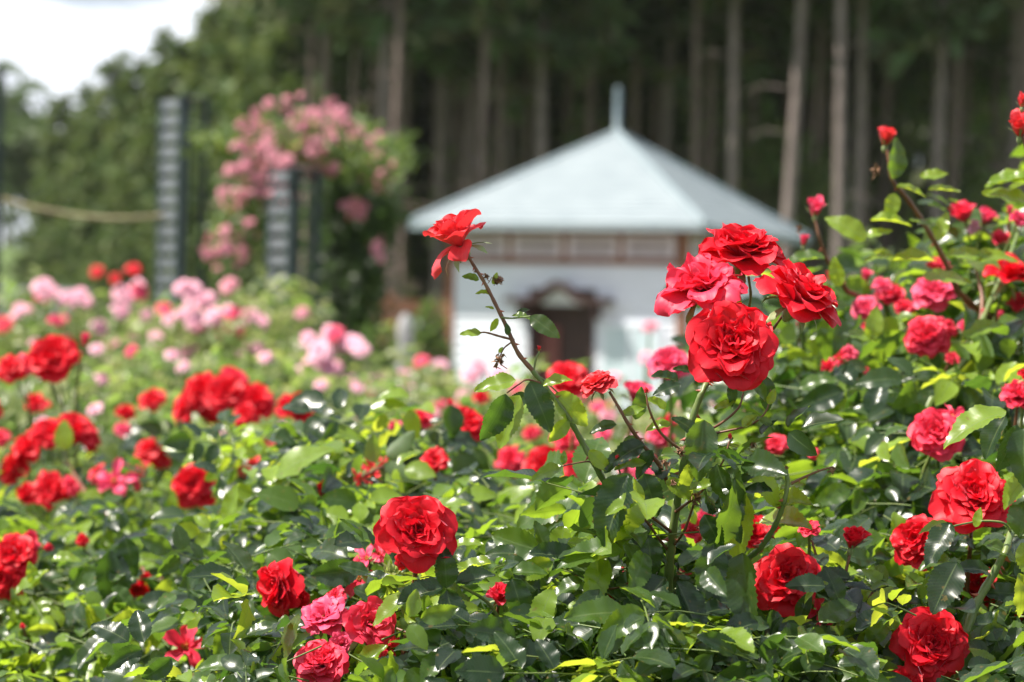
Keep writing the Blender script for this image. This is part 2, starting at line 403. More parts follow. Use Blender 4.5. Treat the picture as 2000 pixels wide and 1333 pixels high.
class Bush:
    """a plant: leaves gathered here become leaf parts (the largest in view) and one foliage mass"""
    def __init__(s, name, base, label, cat='rose bush', group=None, lod=0, lmat='leaf', keep=300):
        s.root = empty(name, base); tag(s.root, label, cat, group)
        s.base = np.array(base, float); s.leaves = []; s.rach = []; s.twig = Geo(); s.lod = lod; s.lmat = lmat; s.keep = keep
    def leaflet(s, p, d, nrm, size, tint, force=False):
        s.leaves.append((np.array(p, float), frame_of(d, nrm), size, tint, force))
    def compound(s, p, d, nrm, size, tint, n=5, force=False, rach=True):
        p = np.array(p, float); Rm = frame_of(d, nrm); x, y, z = Rm[:, 0], Rm[:, 1], Rm[:, 2]
        L = size * 1.9
        def pt(t): return p + y * L * t - z * 0.18 * L * t * t
        if rach: s.rach.append((len(s.leaves), n, [pt(0), pt(0.5), pt(1)]))
        jit = lambda a: rng.normal(0, a, 3)
        s.leaflet(pt(1), y - z * 0.3 + jit(0.15), z + jit(0.25), size * 1.1, tint, force)
        prs = [(0.82, 0.95), (0.45, 0.8)] if n == 5 else ([(0.85, 0.9)] if n == 3 else [(0.85, 0.95), (0.58, 0.88), (0.3, 0.7)])
        for t, k in prs:
            for sg in (-1, 1):
                s.leaflet(pt(t) + x * sg * 0.003, x * sg * 0.95 + y * 0.55 - z * 0.25 + jit(0.15), z + jit(0.3), size * k * rng.uniform(0.85, 1.1), min(1, max(0, tint + rng.normal(0, 0.1))), force)
    def finish(s):
        BUSHES.append(s)
    def build(s):
        L = s.leaves
        if L:
            C = np.array([l[0] + l[1][:, 1] * l[2] * 0.5 for l in L]); sz = np.array([l[2] for l in L])
            px, py, dd = project(C); keepm = np.ones(len(L), bool); forced = np.array([l[4] for l in L])
            for q, rp, hero in ROSES:             # blooms push the leaves in front of them aside
                near = (dd < q[2] + 0.03) & (dd > q[2] - (3 if hero else 0.9))
                hw = 0.30 * sz / np.maximum(dd, .1) * FPX
                keepm &= ~(near & (np.hypot(px - q[0], py - q[1]) < rp * (0.93 if hero else .82) + hw * (1 if hero else .5)))
            for (ax, ay, ad), (bx, by, bd) in STEMS:
                t = np.clip(((px - ax) * (bx - ax) + (py - ay) * (by - ay)) / ((bx - ax) ** 2 + (by - ay) ** 2 + 1e-6), 0, 1)
                keepm &= ~((np.hypot(px - ax - t * (bx - ax), py - ay - t * (by - ay)) < 24) & (dd < ad + .02))
            keepm |= forced
            for i0, nn, pts in s.rach:
                if keepm[i0:i0 + nn].all(): tube(s.twig, pts, 0.0009, 0.0006, 3, cap=False)
            L = [l for l, k in zip(L, keepm) if k]
        top = set()
        if L and s.keep:
            C = np.array([l[0] + l[1][:, 1] * l[2] * 0.5 for l in L]); N = np.array([l[1][:, 2] for l in L]); sz = np.array([l[2] for l in L])
            px, py, dd = project(C); view = C - np.array([0, 0, EYE]); view /= np.linalg.norm(view, axis=1)[:, None]
            vis = np.abs((N * view).sum(1)); inside = (px > -20) & (px < 2020) & (py > -20) & (py < 1350)
            sc_ = (sz / dd) ** 2 * (.15 + vis) * np.where([l[4] for l in L], 100, 1) * inside
            top = set(int(i) for i in np.argsort(-sc_)[:s.keep] if sc_[i] > 0)
        bank = (LEAF_HI, LEAF_MID, LEAF_LO)[s.lod]; low = LEAF_MID if s.lod < 2 else LEAF_LO; groups = {}
        for i, l in enumerate(L):
            p, Rm, size, tint = l[:4]
            v = int(rng.integers(len(bank)))
            if i in top:
                ti = int(np.argmin([abs(tint - t) for t in TINTS]))
                m4 = Matrix(((*Rm[0], p[0] - s.base[0]), (*Rm[1], p[1] - s.base[1]), (*Rm[2], p[2] - s.base[2]), (0, 0, 0, 1))) @ Matrix.Diagonal((size, size, size, 1))
                obj('leaf', leaf_obj_mesh(s.lod, v, ti), s.root, mw=m4)
            else: groups.setdefault(v, []).append(i)
        g = Geo()
        for v, idx in groups.items():
            V, F, UV = low[v % len(low)]; m = len(idx)
            RR = np.array([L[i][1] * L[i][2] for i in idx]); PP = np.array([L[i][0] for i in idx]) - s.base
            W = np.einsum('mij,nj->mni', RR, V) + PP[:, None, :]
            FF = (F[None] + (np.arange(m) * len(V))[:, None, None]).reshape(-1, 4)
            g.add(W.reshape(-1, 3), FF, np.tile(UV, (m, 1)), np.repeat([L[i][3] for i in idx], len(V)))
        if g.n: tag(obj('foliage', g.mesh('foliage', M[s.lmat]), s.root), kind='stuff')
        if s.twig.n:
            s.twig.V = [v - s.base for v in s.twig.V]
            tag(obj('twigs', s.twig.mesh('twigs', [M['cane'], M['cane_red'], M['dry']]), s.root), kind='stuff')


def top_py(ctrl, px, d):
    W = 0; S = 0
    for cx, cd, cp in ctrl:
        w = 1 / (((px - cx) / 160) ** 2 + ((d - cd) / 0.12) ** 2 + 0.15) ** 2
        W += w; S += w * cp
    return S / W


def scatter(b, ctrl, pr, dr, n, thick=0.28, size=0.045, tintf=None, ncomp=5, up=0.55, power=1.6, dscale=1.0):
    """compound leaves in the volume under the crown surface given by a few measured heights"""
    for _ in range(n):
        px = rng.uniform(*pr); d = rng.uniform(*dr)
        py = top_py(ctrl, px, d) + rng.normal(0, 28)
        P = np.array(at(px, py, d)); dep = (rng.random() ** power) * thick * dscale
        P[2] -= dep
        az = rng.uniform(0, 2 * math.pi)
        out = np.array([math.cos(az), math.sin(az) - 0.35, rng.uniform(-0.45, 0.55)])
        nrm = np.array([rng.normal(-0.10, 0.55), rng.normal(-0.40, 0.50), up * .7 + rng.random() * 0.45])
        t = float(np.clip(rng.beta(0.75, 1.15) * 1.12 - dep * 0.3, 0.0, 1))  # deeper leaves tinted darker: shade under the crown put into the colour
        b.compound(P, out, nrm, size * rng.lognormal(0, 0.24), t, n=ncomp if rng.random() < 0.8 else 3, rach=b.lod < 2)


# ------------------------------------------------------------------ roses
def petal_geo(seed, az, L, W, th0, th1, curl, cup, ruf, base=0.05, zb=0.0, twist=0.0, nu=8, nv=8, notch=0.05, skew=0.0):
    """one petal; flower axis is +Z. th = lean away from the axis (deg)"""
    r = np.random.default_rng(seed); ph = r.uniform(0, 6.28, 6)
    us = np.linspace(-1, 1, nu + 1); vs_ = np.linspace(0, 1, nv + 1)
    ca, sa = math.cos(az), math.sin(az)
    V = []; UV = []
    # centre line
    pr, pz = base, zb; prev = 0; line = []
    for i, v in enumerate(vs_):
        th = R(th0 + (th1 - th0) * v ** 1.1 + curl * max(0, (v - 0.72) / 0.28) ** 1.5)
        if i: pr += math.sin(th) * L / nv; pz += math.cos(th) * L / nv
        line.append((pr, pz, th))
    for i, v in enumerate(vs_):
        w = W * (0.18 + 0.82 * math.sin(min(1, v * 1.08) * math.pi / 2) ** 1.1) * (1 - 0.32 * max(0, (v - 0.75) / 0.25) ** 2)
        pr, pz, th = line[i]
        for u in us:
            # rounded, slightly notched end
            tip = max(0, (v - 0.55) / 0.45)
            back = (0.34 * abs(u) ** 2.4 + notch * math.exp(-(u * 5) ** 2)) * tip * L * 0.75
            nx, nz = -math.cos(th), math.sin(th)        # towards the axis / up the inner face
            wave = ruf * L * (v ** 1.7) * (math.sin(2.6 * u + ph[0] + 1.5 * v) * 0.65 + math.sin(5.5 * u + ph[1] + v) * 0.32 * v)
            edge = curl * 0.0016 * L * (abs(u) ** 3) * v
            off = cup * W * u * u * (0.55 + 0.45 * math.sin(v * math.pi)) + wave - edge
            rr = pr + nx * off - math.sin(th) * back; zz = pz + nz * off - math.cos(th) * back
            tt = u * w * (1 - 0.22 * cup * u * u) + skew * v * v * L
            x = rr; y = tt
            X = x * ca - y * sa; Y = x * sa + y * ca
            V.append((X, Y, zz)); UV.append((u * 0.5 + 0.5 + seed % 7, v))
    k = nu + 1; F = []
    for i in range(nv):
        for j in range(nu): F.append((i * k + j, i * k + j + 1, (i + 1) * k + j + 1, (i + 1) * k + j))
    V = np.array(V)
    if twist:
        c, s_ = math.cos(twist), math.sin(twist)
    return V, np.array(F), np.array(UV)


def rose_parts(kind, seed, res=8):
    """returns (outer petals, inner petals) as lists of geometry; unit radius about 1"""
    r = np.random.default_rng(seed); out = []; inn = []
    def ring(n, L, W, a, b, curl, cup, ruf, lst, zb=0.0, ph=None, jl=0.08, ja=7, base=0.05, nu=None, nv=None, notch=0.05):
        p0 = r.uniform(0, 6.28) if ph is None else ph
        for i in range(n):
            az = p0 + i * 2 * math.pi / n + r.normal(0, 0.13)
            lst.append(petal_geo(int(r.integers(1e6)), az, L * (1 + r.normal(0, jl)), W * (1 + r.normal(0, 0.1)),
                                 a + r.normal(0, ja), b + r.normal(0, ja * 1.3), curl * r.uniform(0.5, 1.3), cup * r.uniform(0.7, 1.3), ruf * r.uniform(0.6, 1.4),
                                 base=base, zb=zb + r.normal(0, 0.01), nu=nu or res, nv=nv or res, notch=notch * r.uniform(0, 1.6), skew=r.normal(0, 0.07)))
    if kind == 'double':
        ring(6, 1.0, 0.56, 58, 106, 30, 0.26, 0.05, out, zb=-0.03)
        ring(7, 0.98, 0.50, 46, 86, 34, 0.36, 0.06, out, zb=0.0)
        ring(7, 0.93, 0.45, 34, 68, 40, 0.46, 0.06, out, zb=0.01)
        ring(8, 0.86, 0.38, 26, 52, 42, 0.56, 0.07, out, zb=0.01)
        ring(8, 0.78, 0.32, 18, 40, 44, 0.64, 0.08, out, zb=0.01, nu=8, nv=8)
        ring(8, 0.70, 0.26, 12, 29, 42, 0.72, 0.10, inn, zb=0.01, nu=8, nv=7)
        ring(8, 0.62, 0.21, 7, 19, 40, 0.8, 0.13, inn, zb=0.01, nu=8, nv=7)
        ring(8, 0.53, 0.16, 2, 11, 34, 0.9, 0.16, inn, zb=0.01, nu=6, nv=6)
        ring(6, 0.44, 0.12, -4, 5, 24, 1.0, 0.2, inn, zb=0.01, nu=6, nv=5)
    elif kind == 'loose':
        ring(7, 1.0, 0.52, 56, 98, 45, 0.26, 0.11, out, ja=12, jl=0.1)
        ring(8, 0.90, 0.44, 42, 78, 45, 0.36, 0.12, out, ja=13, jl=0.12)
        ring(8, 0.76, 0.34, 30, 58, 38, 0.5, 0.14, out, ja=14, jl=0.14)
        ring(8, 0.62, 0.26, 22, 48, 38, 0.6, 0.16, inn, ja=14, jl=0.14)
        ring(8, 0.50, 0.20, 16, 44, 30, 0.5, 0.25, inn, ja=14, nu=6, nv=6)
        ring(5, 0.30, 0.12, 5, 25, 20, 0.5, 0.25, inn, ja=14, nu=5, nv=5)
    elif kind == 'half':
        ring(5, 0.95, 0.48, 40, 74, 55, 0.45, 0.10, out, ja=12)
        ring(5, 0.92, 0.42, 26, 44, 35, 0.6, 0.09, out, ja=8)
        ring(5, 0.88, 0.34, 14, 26, 25, 0.8, 0.08, inn, ja=6, nu=6, nv=6)
        ring(4, 0.80, 0.24, 6, 14, 16, 0.9, 0.08, inn, ja=5, nu=6, nv=6)
    elif kind == 'tip':
        ring(4, 0.98, 0.42, 48, 96, 50, 0.35, 0.16, out, ja=14, jl=.14)
        ring(5, 0.98, 0.46, 50, 34, 60, 0.7, 0.09, out, ja=9)
        ring(6, 0.95, 0.40, 34, 16, 45, 0.9, 0.09, out, ja=8)
        ring(6, 0.90, 0.30, 18, 8, 34, 1.0, 0.09, inn, ja=6, nu=6, nv=6)
        ring(5, 0.80, 0.22, 8, 2, 20, 1.0, 0.08, inn, ja=5, nu=6, nv=6)
    elif kind == 'cup':
        ring(5, 1.05, 0.52, 44, 14, 55, 0.8, 0.07, out, ja=7)
        ring(5, 1.0, 0.42, 30, 6, 40, 0.9, 0.07, out, ja=7)
        ring(5, 0.95, 0.32, 16, 4, 30, 1.0, 0.08, inn, ja=6, nu=6, nv=6)
        ring(4, 0.85, 0.22, 8, 2, 20, 1.0, 0.08, inn, ja=5, nu=6, nv=6)
    elif kind == 'bud':
        ring(3, 1.15, 0.46, 22, 8, 45, 0.9, 0.05, out, ja=5)
        ring(4, 1.15, 0.40, 16, 0, 26, 1.0, 0.05, out, ja=4)
        ring(4, 1.05, 0.30, 10, -2, 14, 1.0, 0.05, inn, ja=3, nu=6, nv=6)
    elif kind == 'star':
        ring(5, 1.0, 0.30, 52, 96, 40, 0.5, 0.12, out, ja=14, jl=0.1, notch=0.0)
        ring(3, 0.55, 0.18, 30, 70, 30, 0.6, 0.2, inn, ja=18, nu=5, nv=5)
    elif kind == 'low':
        ring(6, 0.98, 0.52, 60, 100, 35, 0.22, 0.10, out, nu=3, nv=3)
        ring(7, 0.86, 0.44, 40, 74, 40, 0.3, 0.12, out, nu=3, nv=3)
        ring(6, 0.70, 0.34, 22, 48, 40, 0.5, 0.14, inn, nu=3, nv=3)
        ring(5, 0.5, 0.22, 5, 20, 30, 0.6, 0.2, inn, nu=3, nv=3)
    return out, inn


def add_calyx(g, mi, big=1.0, down=True, seed=0):
    r = np.random.default_rng(seed)
    P = [(0, 0, -0.42 * big), (0, 0, -0.30 * big), (0, 0, -0.16 * big), (0, 0, -0.02), (0, 0, 0.04)]
    tube(g, P, 0, 0, 8, mi=mi, radii=[0.05, 0.13 * big, 0.16 * big, 0.12 * big, 0.10])
    for i in range(5):
        az = i * 1.2566 + r.normal(0, 0.15)
        V, F, UV = petal_geo(i + seed * 10, az, 0.78 + r.normal(0, 0.08), 0.10, (95 if down else 35) + r.normal(0, 12), (150 if down else 40) + r.normal(0, 16), 10, 0.4, 0.06, base=0.10, zb=-0.06, nu=2, nv=5, notch=0)
        g.add(V, F, UV, mi=mi)


_rose = {}


def rose_meshes(kind, var, colour, split):
    key = (kind, var, colour, split)
    if key in _rose: return _rose[key]
    res = 8 if kind != 'low' else 3
    k = {'double': 0, 'loose': 50, 'half': 100, 'bud': 150, 'star': 200, 'low': 250, 'cup': 300, 'tip': 350}[kind]
    out, inn = rose_parts(kind, 31 + k + var * 7, res)
    ps = []
    core = Geo()
    for V, F, UV in inn: core.add(V, F, UV)
    if split:
        for V, F, UV in out:
            g = Geo(); g.add(V, F, UV); ps.append(g.mesh('petal', M[colour]))
    else:
        for V, F, UV in out: core.add(V, F, UV)
    if kind in ('loose', 'star'):
        r = np.random.default_rng(var)
        for i in range(26):
            a = r.uniform(0, 6.28); q = r.uniform(0.03, 0.17); h = r.uniform(0.18, 0.32)
            tube(core, [(0.3 * q * math.cos(a), 0.3 * q * math.sin(a), 0.02), (q * math.cos(a), q * math.sin(a), h)], 0.008, 0.016, 3, mi=1)
    cal = None
    if kind != 'low':
        g = Geo(); add_calyx(g, 0, 1.0 if kind != 'bud' else 1.25, down=kind not in ('bud', 'cup'), seed=var); cal = g.mesh('calyx', M['sepal'])
    res_ = (core.mesh('rose', [M[colour], M['stamen']]), ps, cal)
    _rose[key] = res_
    return res_


def add_rose(b, px, py, dia, d, axis, colour='red', kind='double', var=None, split=False, sq=(1, 1, 1), label=None, stem=None, spin=None, name='rose', canes=None):
    """rose of `dia` photograph pixels whose heart sits at (px, py); axis = (right, towards camera, up)"""
    P = at(px, py, d); r = dia / 2 / FPX * d
    ax = Vector((axis[0], -axis[1], axis[2])).normalized()
    q = ax.to_track_quat('Z', 'Y')
    spin = rng.uniform(0, 6.28) if spin is None else spin
    rot = q.to_matrix() @ Matrix.Rotation(spin, 3, 'Z')
    var = int(rng.integers(4)) if var is None else var
    core, ps, cal = rose_meshes(kind, var, colour, split)
    s = r * {'half': 1.28, 'bud': 1.3, 'cup': 1.6, 'tip': 1.22, 'star': 1.1}.get(kind, 1.04)
    off = ax * (-0.25 * s)
    loc = P + off - Vector(b.base)
    m4 = Matrix.LocRotScale(loc, rot.to_quaternion(), Vector((s * sq[0], s * sq[1], s * sq[2])))
    o = obj(name, core, b.root, mw=m4)
    if label: o['label'] = label
    for pm in ps: obj('petal', pm, o)
    if cal and (split or d < 3.2): obj('calyx', cal, o)
    foot = np.array(P + ax * (-0.55 * s))
    ROSES.append(((px, py, d), dia / 2 * (0.75 if kind in ('star', 'bud') else 1), split or dia > 100))
    if stem is None:
        tgt = b.base + np.array([rng.normal(0, 0.1), rng.normal(0, 0.1), 0])
        dn = np.array(-ax) * 0.06 + np.array([0, 0, -0.03])
        mid1 = foot + dn; mid2 = mid1 + np.array([(tgt[0] - foot[0]) * 0.08, (tgt[1] - foot[1]) * 0.08, -0.12])
        pts = [foot, mid1, mid2, (mid2 + tgt) / 2 + rng.normal(0, 0.03, 3), tgt]
        k = 4 if d < 4 else 2
        if d < 3.4:
            g = Geo(); tube(g, catmull([p - b.base for p in pts], k), 0.0014, 0.0055, 6)
            obj('cane', g.mesh('cane', M['cane'] if rng.random() < .65 else M['cane_red']), b.root)
        else: tube(b.twig, catmull(pts, k), 0.0015, 0.005, 4, cap=False)
    return o, foot


def cane(b, pxs, r0, r1, m='cane', d=None, thorns=0, to_ground=True, name='cane'):
    """stem through photograph points [(px,py,d)...] from its tip downwards, then on to the foot of the bush"""
    P = [np.array(at(*p)) for p in pxs]
    Q = catmull(P, 6)
    g = Geo()
    L = [p - b.base for p in Q]
    if to_ground:
        a = P[-1]; t = b.base
        ext = catmull([P[-2], a, a + (a - P[-2]) / np.linalg.norm(a - P[-2]) * 0.18, (a + t) / 2 + np.array([0, 0, -0.1]), t], 4)[4:]
        L2 = L + [p - b.base for p in ext[1:]]
    else: L2 = L
    n = len(L); rr = list(np.linspace(r0, r1, n)) + [r1 * (1 + 0.3 * i / 14) for i in range(len(L2) - n)]
    rr = [x * (1 + 0.10 * math.sin(i * 1.9)) for i, x in enumerate(rr)]
    tube(g, L2, 0, 0, 8, radii=rr)
    o = obj(name, g.mesh('cane', M[m]), b.root)
    for i in range(thorns):
        k = int(rng.integers(2, n - 2)); p = L[k]; t = L[k + 1] - L[k]; t /= np.linalg.norm(t)
        a = rng.uniform(-0.9, 0.9) + (0 if rng.random() < .5 else math.pi); side = np.array([math.cos(a), -0.4 * math.sin(a), 0.1]); side -= t * side.dot(t); side /= np.linalg.norm(side)
        tg = Geo(); hb = p + side * rr[k] * 0.6; tip = p + side * (rr[k] * 2.1 + 0.0008) + t * 0.0015
        tube(tg, [hb, (hb + tip) / 2, tip], 0, 0, 5, radii=[rr[k] * .75, rr[k] * .35, 0.0001])
        obj('thorn', tg.mesh('thorn', M['thorn']), o)
    return o, P


def withered(b, px, py, d, size, seed=0):
    g = Geo(); r = np.random.default_rng(seed); c = np.array(at(px, py, d)) - b.base; s = size / FPX * d
    for i in range(9):
        u = r.normal(0, 1, 3); u /= np.linalg.norm(u); u[2] -= 0.4; u *= r.uniform(.4, .9)
        w = np.cross(u, r.normal(0, 1, 3)); w /= np.linalg.norm(w)
        P = [c + u * s * t * 0.5 + w * s * 0.16 * math.sin(6 * t + i) + r.normal(0, 0.03, 3) * s for t in np.linspace(0, 1, 5)]
        hw = s * r.uniform(0.07, 0.20)
        V = []
        for k, p in enumerate(P):
            ww = w * math.cos(k * 1.2) + np.cross(u, w) * math.sin(k * 1.2)
            V += [p - ww * hw * (1 - 0.2 * k), p + ww * hw * (1 - 0.2 * k)]
        g.add(V, [(2 * k, 2 * k + 1, 2 * k + 3, 2 * k + 2) for k in range(4)])
    return obj('withered_bloom', g.mesh('withered_bloom', M['dry']), b.root)


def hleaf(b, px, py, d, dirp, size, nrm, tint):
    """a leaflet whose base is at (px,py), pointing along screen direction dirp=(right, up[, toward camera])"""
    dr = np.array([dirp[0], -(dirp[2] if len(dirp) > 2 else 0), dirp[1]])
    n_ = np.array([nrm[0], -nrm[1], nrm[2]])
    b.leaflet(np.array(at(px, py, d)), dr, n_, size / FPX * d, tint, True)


# ================================================================== SETTING
def grid_sheet(name, x0, x1, y0, y1, nx, ny, m, fn):
    g = Geo(); xs = np.linspace(x0, x1, nx + 1); ys = np.linspace(y0, y1, ny + 1)
    V = [(x, y, fn(x, y)) for y in ys for x in xs]
    F = [(j * (nx + 1) + i, j * (nx + 1) + i + 1, (j + 1) * (nx + 1) + i + 1, (j + 1) * (nx + 1) + i) for j in range(ny) for i in range(nx)]
    g.add(V, F); return g.mesh(name, m)


def gz(x, y):
    if y < 45: return 0.0
    t = min(1, (y - 45) / 60); return 5.0 * t * t + 0.15 * math.sin(x * 0.4) * t


tag(obj('ground', grid_sheet('ground', -600, 600, -40, 1500, 60, 120, M['grass'], lambda x, y: gz(x, y) - 0.02)), kind='structure')
tag(obj('soil_bed', grid_sheet('soil_bed', -4, 4, 0.9, 14, 30, 50, M['soil'], lambda x, y: 0.02 + 0.015 * math.sin(x * 9) * math.cos(y * 7))), kind='structure')
tag(obj('gravel_path', grid_sheet('gravel_path', -14, 16, 16.5, 20.5, 20, 4, M['gravel'], lambda x, y: 0.004)), kind='structure')
tag(obj('gravel_apron', grid_sheet('gravel_apron', -2, 6, 20.5, 32, 8, 12, M['gravel'], lambda x, y: 0.004)), kind='structure')
# lawn tufts
g = Geo(); V0, F0, U0 = LEAF_LO[0]
for _ in range(7000):
    y = rng.uniform(14, 50); x = rng.uniform(-0.26, 0.26) * y
    if 16.3 < y < 20.7 or (-2 < x < 6 and 20.5 < y < 38.5): continue
    a = rng.uniform(0, 6.28); h = rng.uniform(0.05, 0.14)
    g.add((V0 * [h * .3, h, h]) @ frame_of((rng.normal(0, .3), rng.normal(0, .3), 1), (math.cos(a), math.sin(a), 0)).T + [x, y, gz(x, y) - .02], F0, U0, rng.random())
tag(obj('lawn_grass', g.mesh('lawn_grass', M['grassblade'])), 'short grass on the lawn behind the rose beds', 'grass', kind='stuff')

# ------------------------------------------------------------------ pavilion
BC = at(1196, 640, 35.0); BC.z = 0
pav = empty('garden_pavilion', BC, R(-25.0))
tag(pav, 'small square white garden pavilion with a pale grey blue pyramid roof and brown trim', 'pavilion')
HW = 1.70; EH = 2.12; EZ = 2.93; AZ = 4.30; WT = 2.46
part = lambda n, me, p=pav, **k: obj(n, me, p, **k)
part('foundation', box_mesh('foundation', (-HW - .08, -HW - .08, -0.3), (HW + .08, HW + .08, 0.12), M['concrete']))
part('core_wall', box_mesh('core_wall', (-HW + .03, -HW + 0.30, 0.12), (HW - .03, HW - .03, 2.90), M['white']))
def board_run(side, x0, x1, z0, z1):
    """weatherboards on one side of the house, each lapped over the next"""
    n = max(1, round((z1 - z0) / 0.13)); h = (z1 - z0) / n
    for i in range(n):
        z = z0 + i * h
        V = [(x0, -HW + .03, z), (x1, -HW + .03, z), (x1, -HW - .018, z), (x0, -HW - .018, z), (x0, -HW + .03, z + h - .004), (x1, -HW + .03, z + h - .004), (x1, -HW - .002, z + h - .004), (x0, -HW - .002, z + h - .004)]
        F = [(0, 3, 2, 1), (4, 7, 6, 5)[::-1], (3, 7, 6, 2)[::-1], (0, 1, 5, 4)[::-1], (0, 4, 7, 3)[::-1], (1, 2, 6, 5)[::-1]]
        gg = Geo(); gg.add(V, F); me = gg.mesh('wall_board', M['white'], smooth=False)
        part('wall_board', me, mw=Matrix.Rotation(side * math.pi / 2, 4, 'Z'))
DX0, DX1, DZ = -0.42, 0.40, 1.86
board_run(0, -HW + .09, DX0 - .07, 0.12, 2.42); board_run(0, DX1 + .07, HW - .09, 0.12, 2.42); board_run(0, DX0 - .07, DX1 + .07, 2.10, 2.42)
for s_ in (1, 2, 3): board_run(s_, -HW + .09, HW - .09, 0.12, 2.42)
for s_ in range(4):
    Rz = Matrix.Rotation(s_ * math.pi / 2, 4, 'Z')
    part('corner_post', box_mesh('corner_post', (-HW - .035, -HW - .035, .12), (-HW + .09, -HW + .09, 2.90), M['brown']), mw=Rz)
    part('lower_beam', box_mesh('lower_beam', (-HW + .09, -HW - .04, 2.42), (HW - .035, -HW + .05, 2.50), M['brown']), mw=Rz)
    part('upper_beam', box_mesh('upper_beam', (-HW + .09, -HW - .04, 2.83), (HW - .035, -HW + .05, 2.93), M['brown']), mw=Rz)
    n = 4; w = (2 * HW - .18) / n
    for i in range(n):
        x0 = -HW + .09 + i * w; x1 = x0 + w
        if i: part('mullion', box_mesh('mullion', (x0 - .028, -HW - .03, 2.50), (x0 + .028, -HW + .04, 2.83), M['brown']), mw=Rz)
        a, b_ = x0 + .045, x1 - .045
        f = Geo()
        for q in ((a, 2.515, b_, 2.555), (a, 2.775, b_, 2.815), (a, 2.555, a + .07, 2.775), (b_ - .07, 2.555, b_, 2.775)):
            box(f, (q[0], -HW - .012, q[1]), (q[2], -HW + .03, q[3]))
        fr = part('vent_frame', f.mesh('vent_frame', M['frame'], smooth=False), mw=Rz)
        obj('vent_backing', box_mesh('vent_backing', (a + .07, -HW + .015, 2.555), (b_ - .07, -HW + .03, 2.775), M['panel']), fr)
        for k in range(3):
            z = 2.585 + k * .066
            obj('louvre', box_mesh('louvre', (a + .075, -HW - .002, z), (b_ - .075, -HW + .014, z + .030), M['frame'] if k == 1 else M['panel']), fr)
# door recess with an arched porch board
dr = part('doorway', box_mesh('doorway', (DX0 - .07, -HW + .26, .12), (DX1 + .07, -HW + .295, 2.10), M['dark_door']))
part('door_jamb', box_mesh('door_jamb', (DX0 - .07, -HW - .03, .12), (DX0, -HW + .26, DZ), M['dark_door']))
part('door_jamb', box_mesh('door_jamb', (DX1, -HW - .03, .12), (DX1 + .07, -HW + .26, DZ), M['dark_door']))
part('door_lintel', box_mesh('door_lintel', (DX0 - .07, -HW - .028, DZ), (DX1 + .07, -HW + .26, 2.10), M['dark_door']))
part('inner_door', box_mesh('inner_door', (DX0 + .02, -HW + .20, .13), (DX0 + .28, -HW + .25, 1.60), M['door_red']))
def arch_z(x, c=0.0):
    t = (x - c) / 0.36
    return 1.90 + (0.22 * (0.5 + 0.5 * math.cos(math.pi * max(-1, min(1, t))))) + 0.03 * max(0, abs(x) - 0.5)
g = Geo(); xs = np.linspace(-0.74, 0.74, 33)
for lo, hi in ((0.0, 0.075),):
    V = []
    for x in xs:
        z = arch_z(x)
        V += [(x, -HW - .30, z), (x, -HW - .02, z), (x, -HW - .02, z + hi), (x, -HW - .30, z + hi)]
    F = []
    for i in range(len(xs) - 1):
        for j in range(4): F.append((4 * i + j, 4 * i + 4 + j, 4 * i + 4 + (j + 1) % 4, 4 * i + (j + 1) % 4))
    F += [(0, 1, 2, 3), (4 * 32 + 3, 4 * 32 + 2, 4 * 32 + 1, 4 * 32)]
    g.add(V, F)
part('arched_porch_roof', g.mesh('arched_porch_roof', M['dark_door'], smooth=False))
g = Geo(); V = []
for x in np.linspace(-0.30, 0.30, 13): V += [(x, -HW - .05, 1.885), (x, -HW - .05, arch_z(x) - .012)]
g.add(V, [(2 * i, 2 * i + 2, 2 * i + 3, 2 * i + 1) for i in range(12)])
V2 = [(x, y + .03, z) for x, y, z in V]; g.add(V2, [(2 * i + 1, 2 * i + 3, 2 * i + 2, 2 * i) for i in range(12)])
part('arch_infill', g.mesh('arch_infill', M['white'], smooth=False))
for sx in (-1, 1):
    part('porch_bracket', box_mesh('porch_bracket', (sx * .52 - .03, -HW - .24, 1.70), (sx * .52 + .03, -HW - .02, 1.90), M['dark_door']))
# window right of the door
f = Geo(); wx0, wx1, wz0, wz1 = 0.56, 1.42, 0.55, 1.66
for q in ((wx0, wz0, wx1, wz0 + .05), (wx0, wz1 - .05, wx1, wz1), (wx0, wz0 + .05, wx0 + .05, wz1 - .05), (wx1 - .05, wz0 + .05, wx1, wz1 - .05), ((wx0 + wx1) / 2 - .02, wz0 + .05, (wx0 + wx1) / 2 + .02, wz1 - .05)):
    box(f, (q[0], -HW - .05, q[1]), (q[2], -HW - .02, q[3]))
wf = part('window', f.mesh('window', M['white'], smooth=False))
for a, b_ in ((wx0 + .05, (wx0 + wx1) / 2 - .02), ((wx0 + wx1) / 2 + .02, wx1 - .05)):
    obj('pane', box_mesh('pane', (a, -HW - .04, wz0 + .05), (b_, -HW - .025, wz1 - .05), M['glass']), wf)
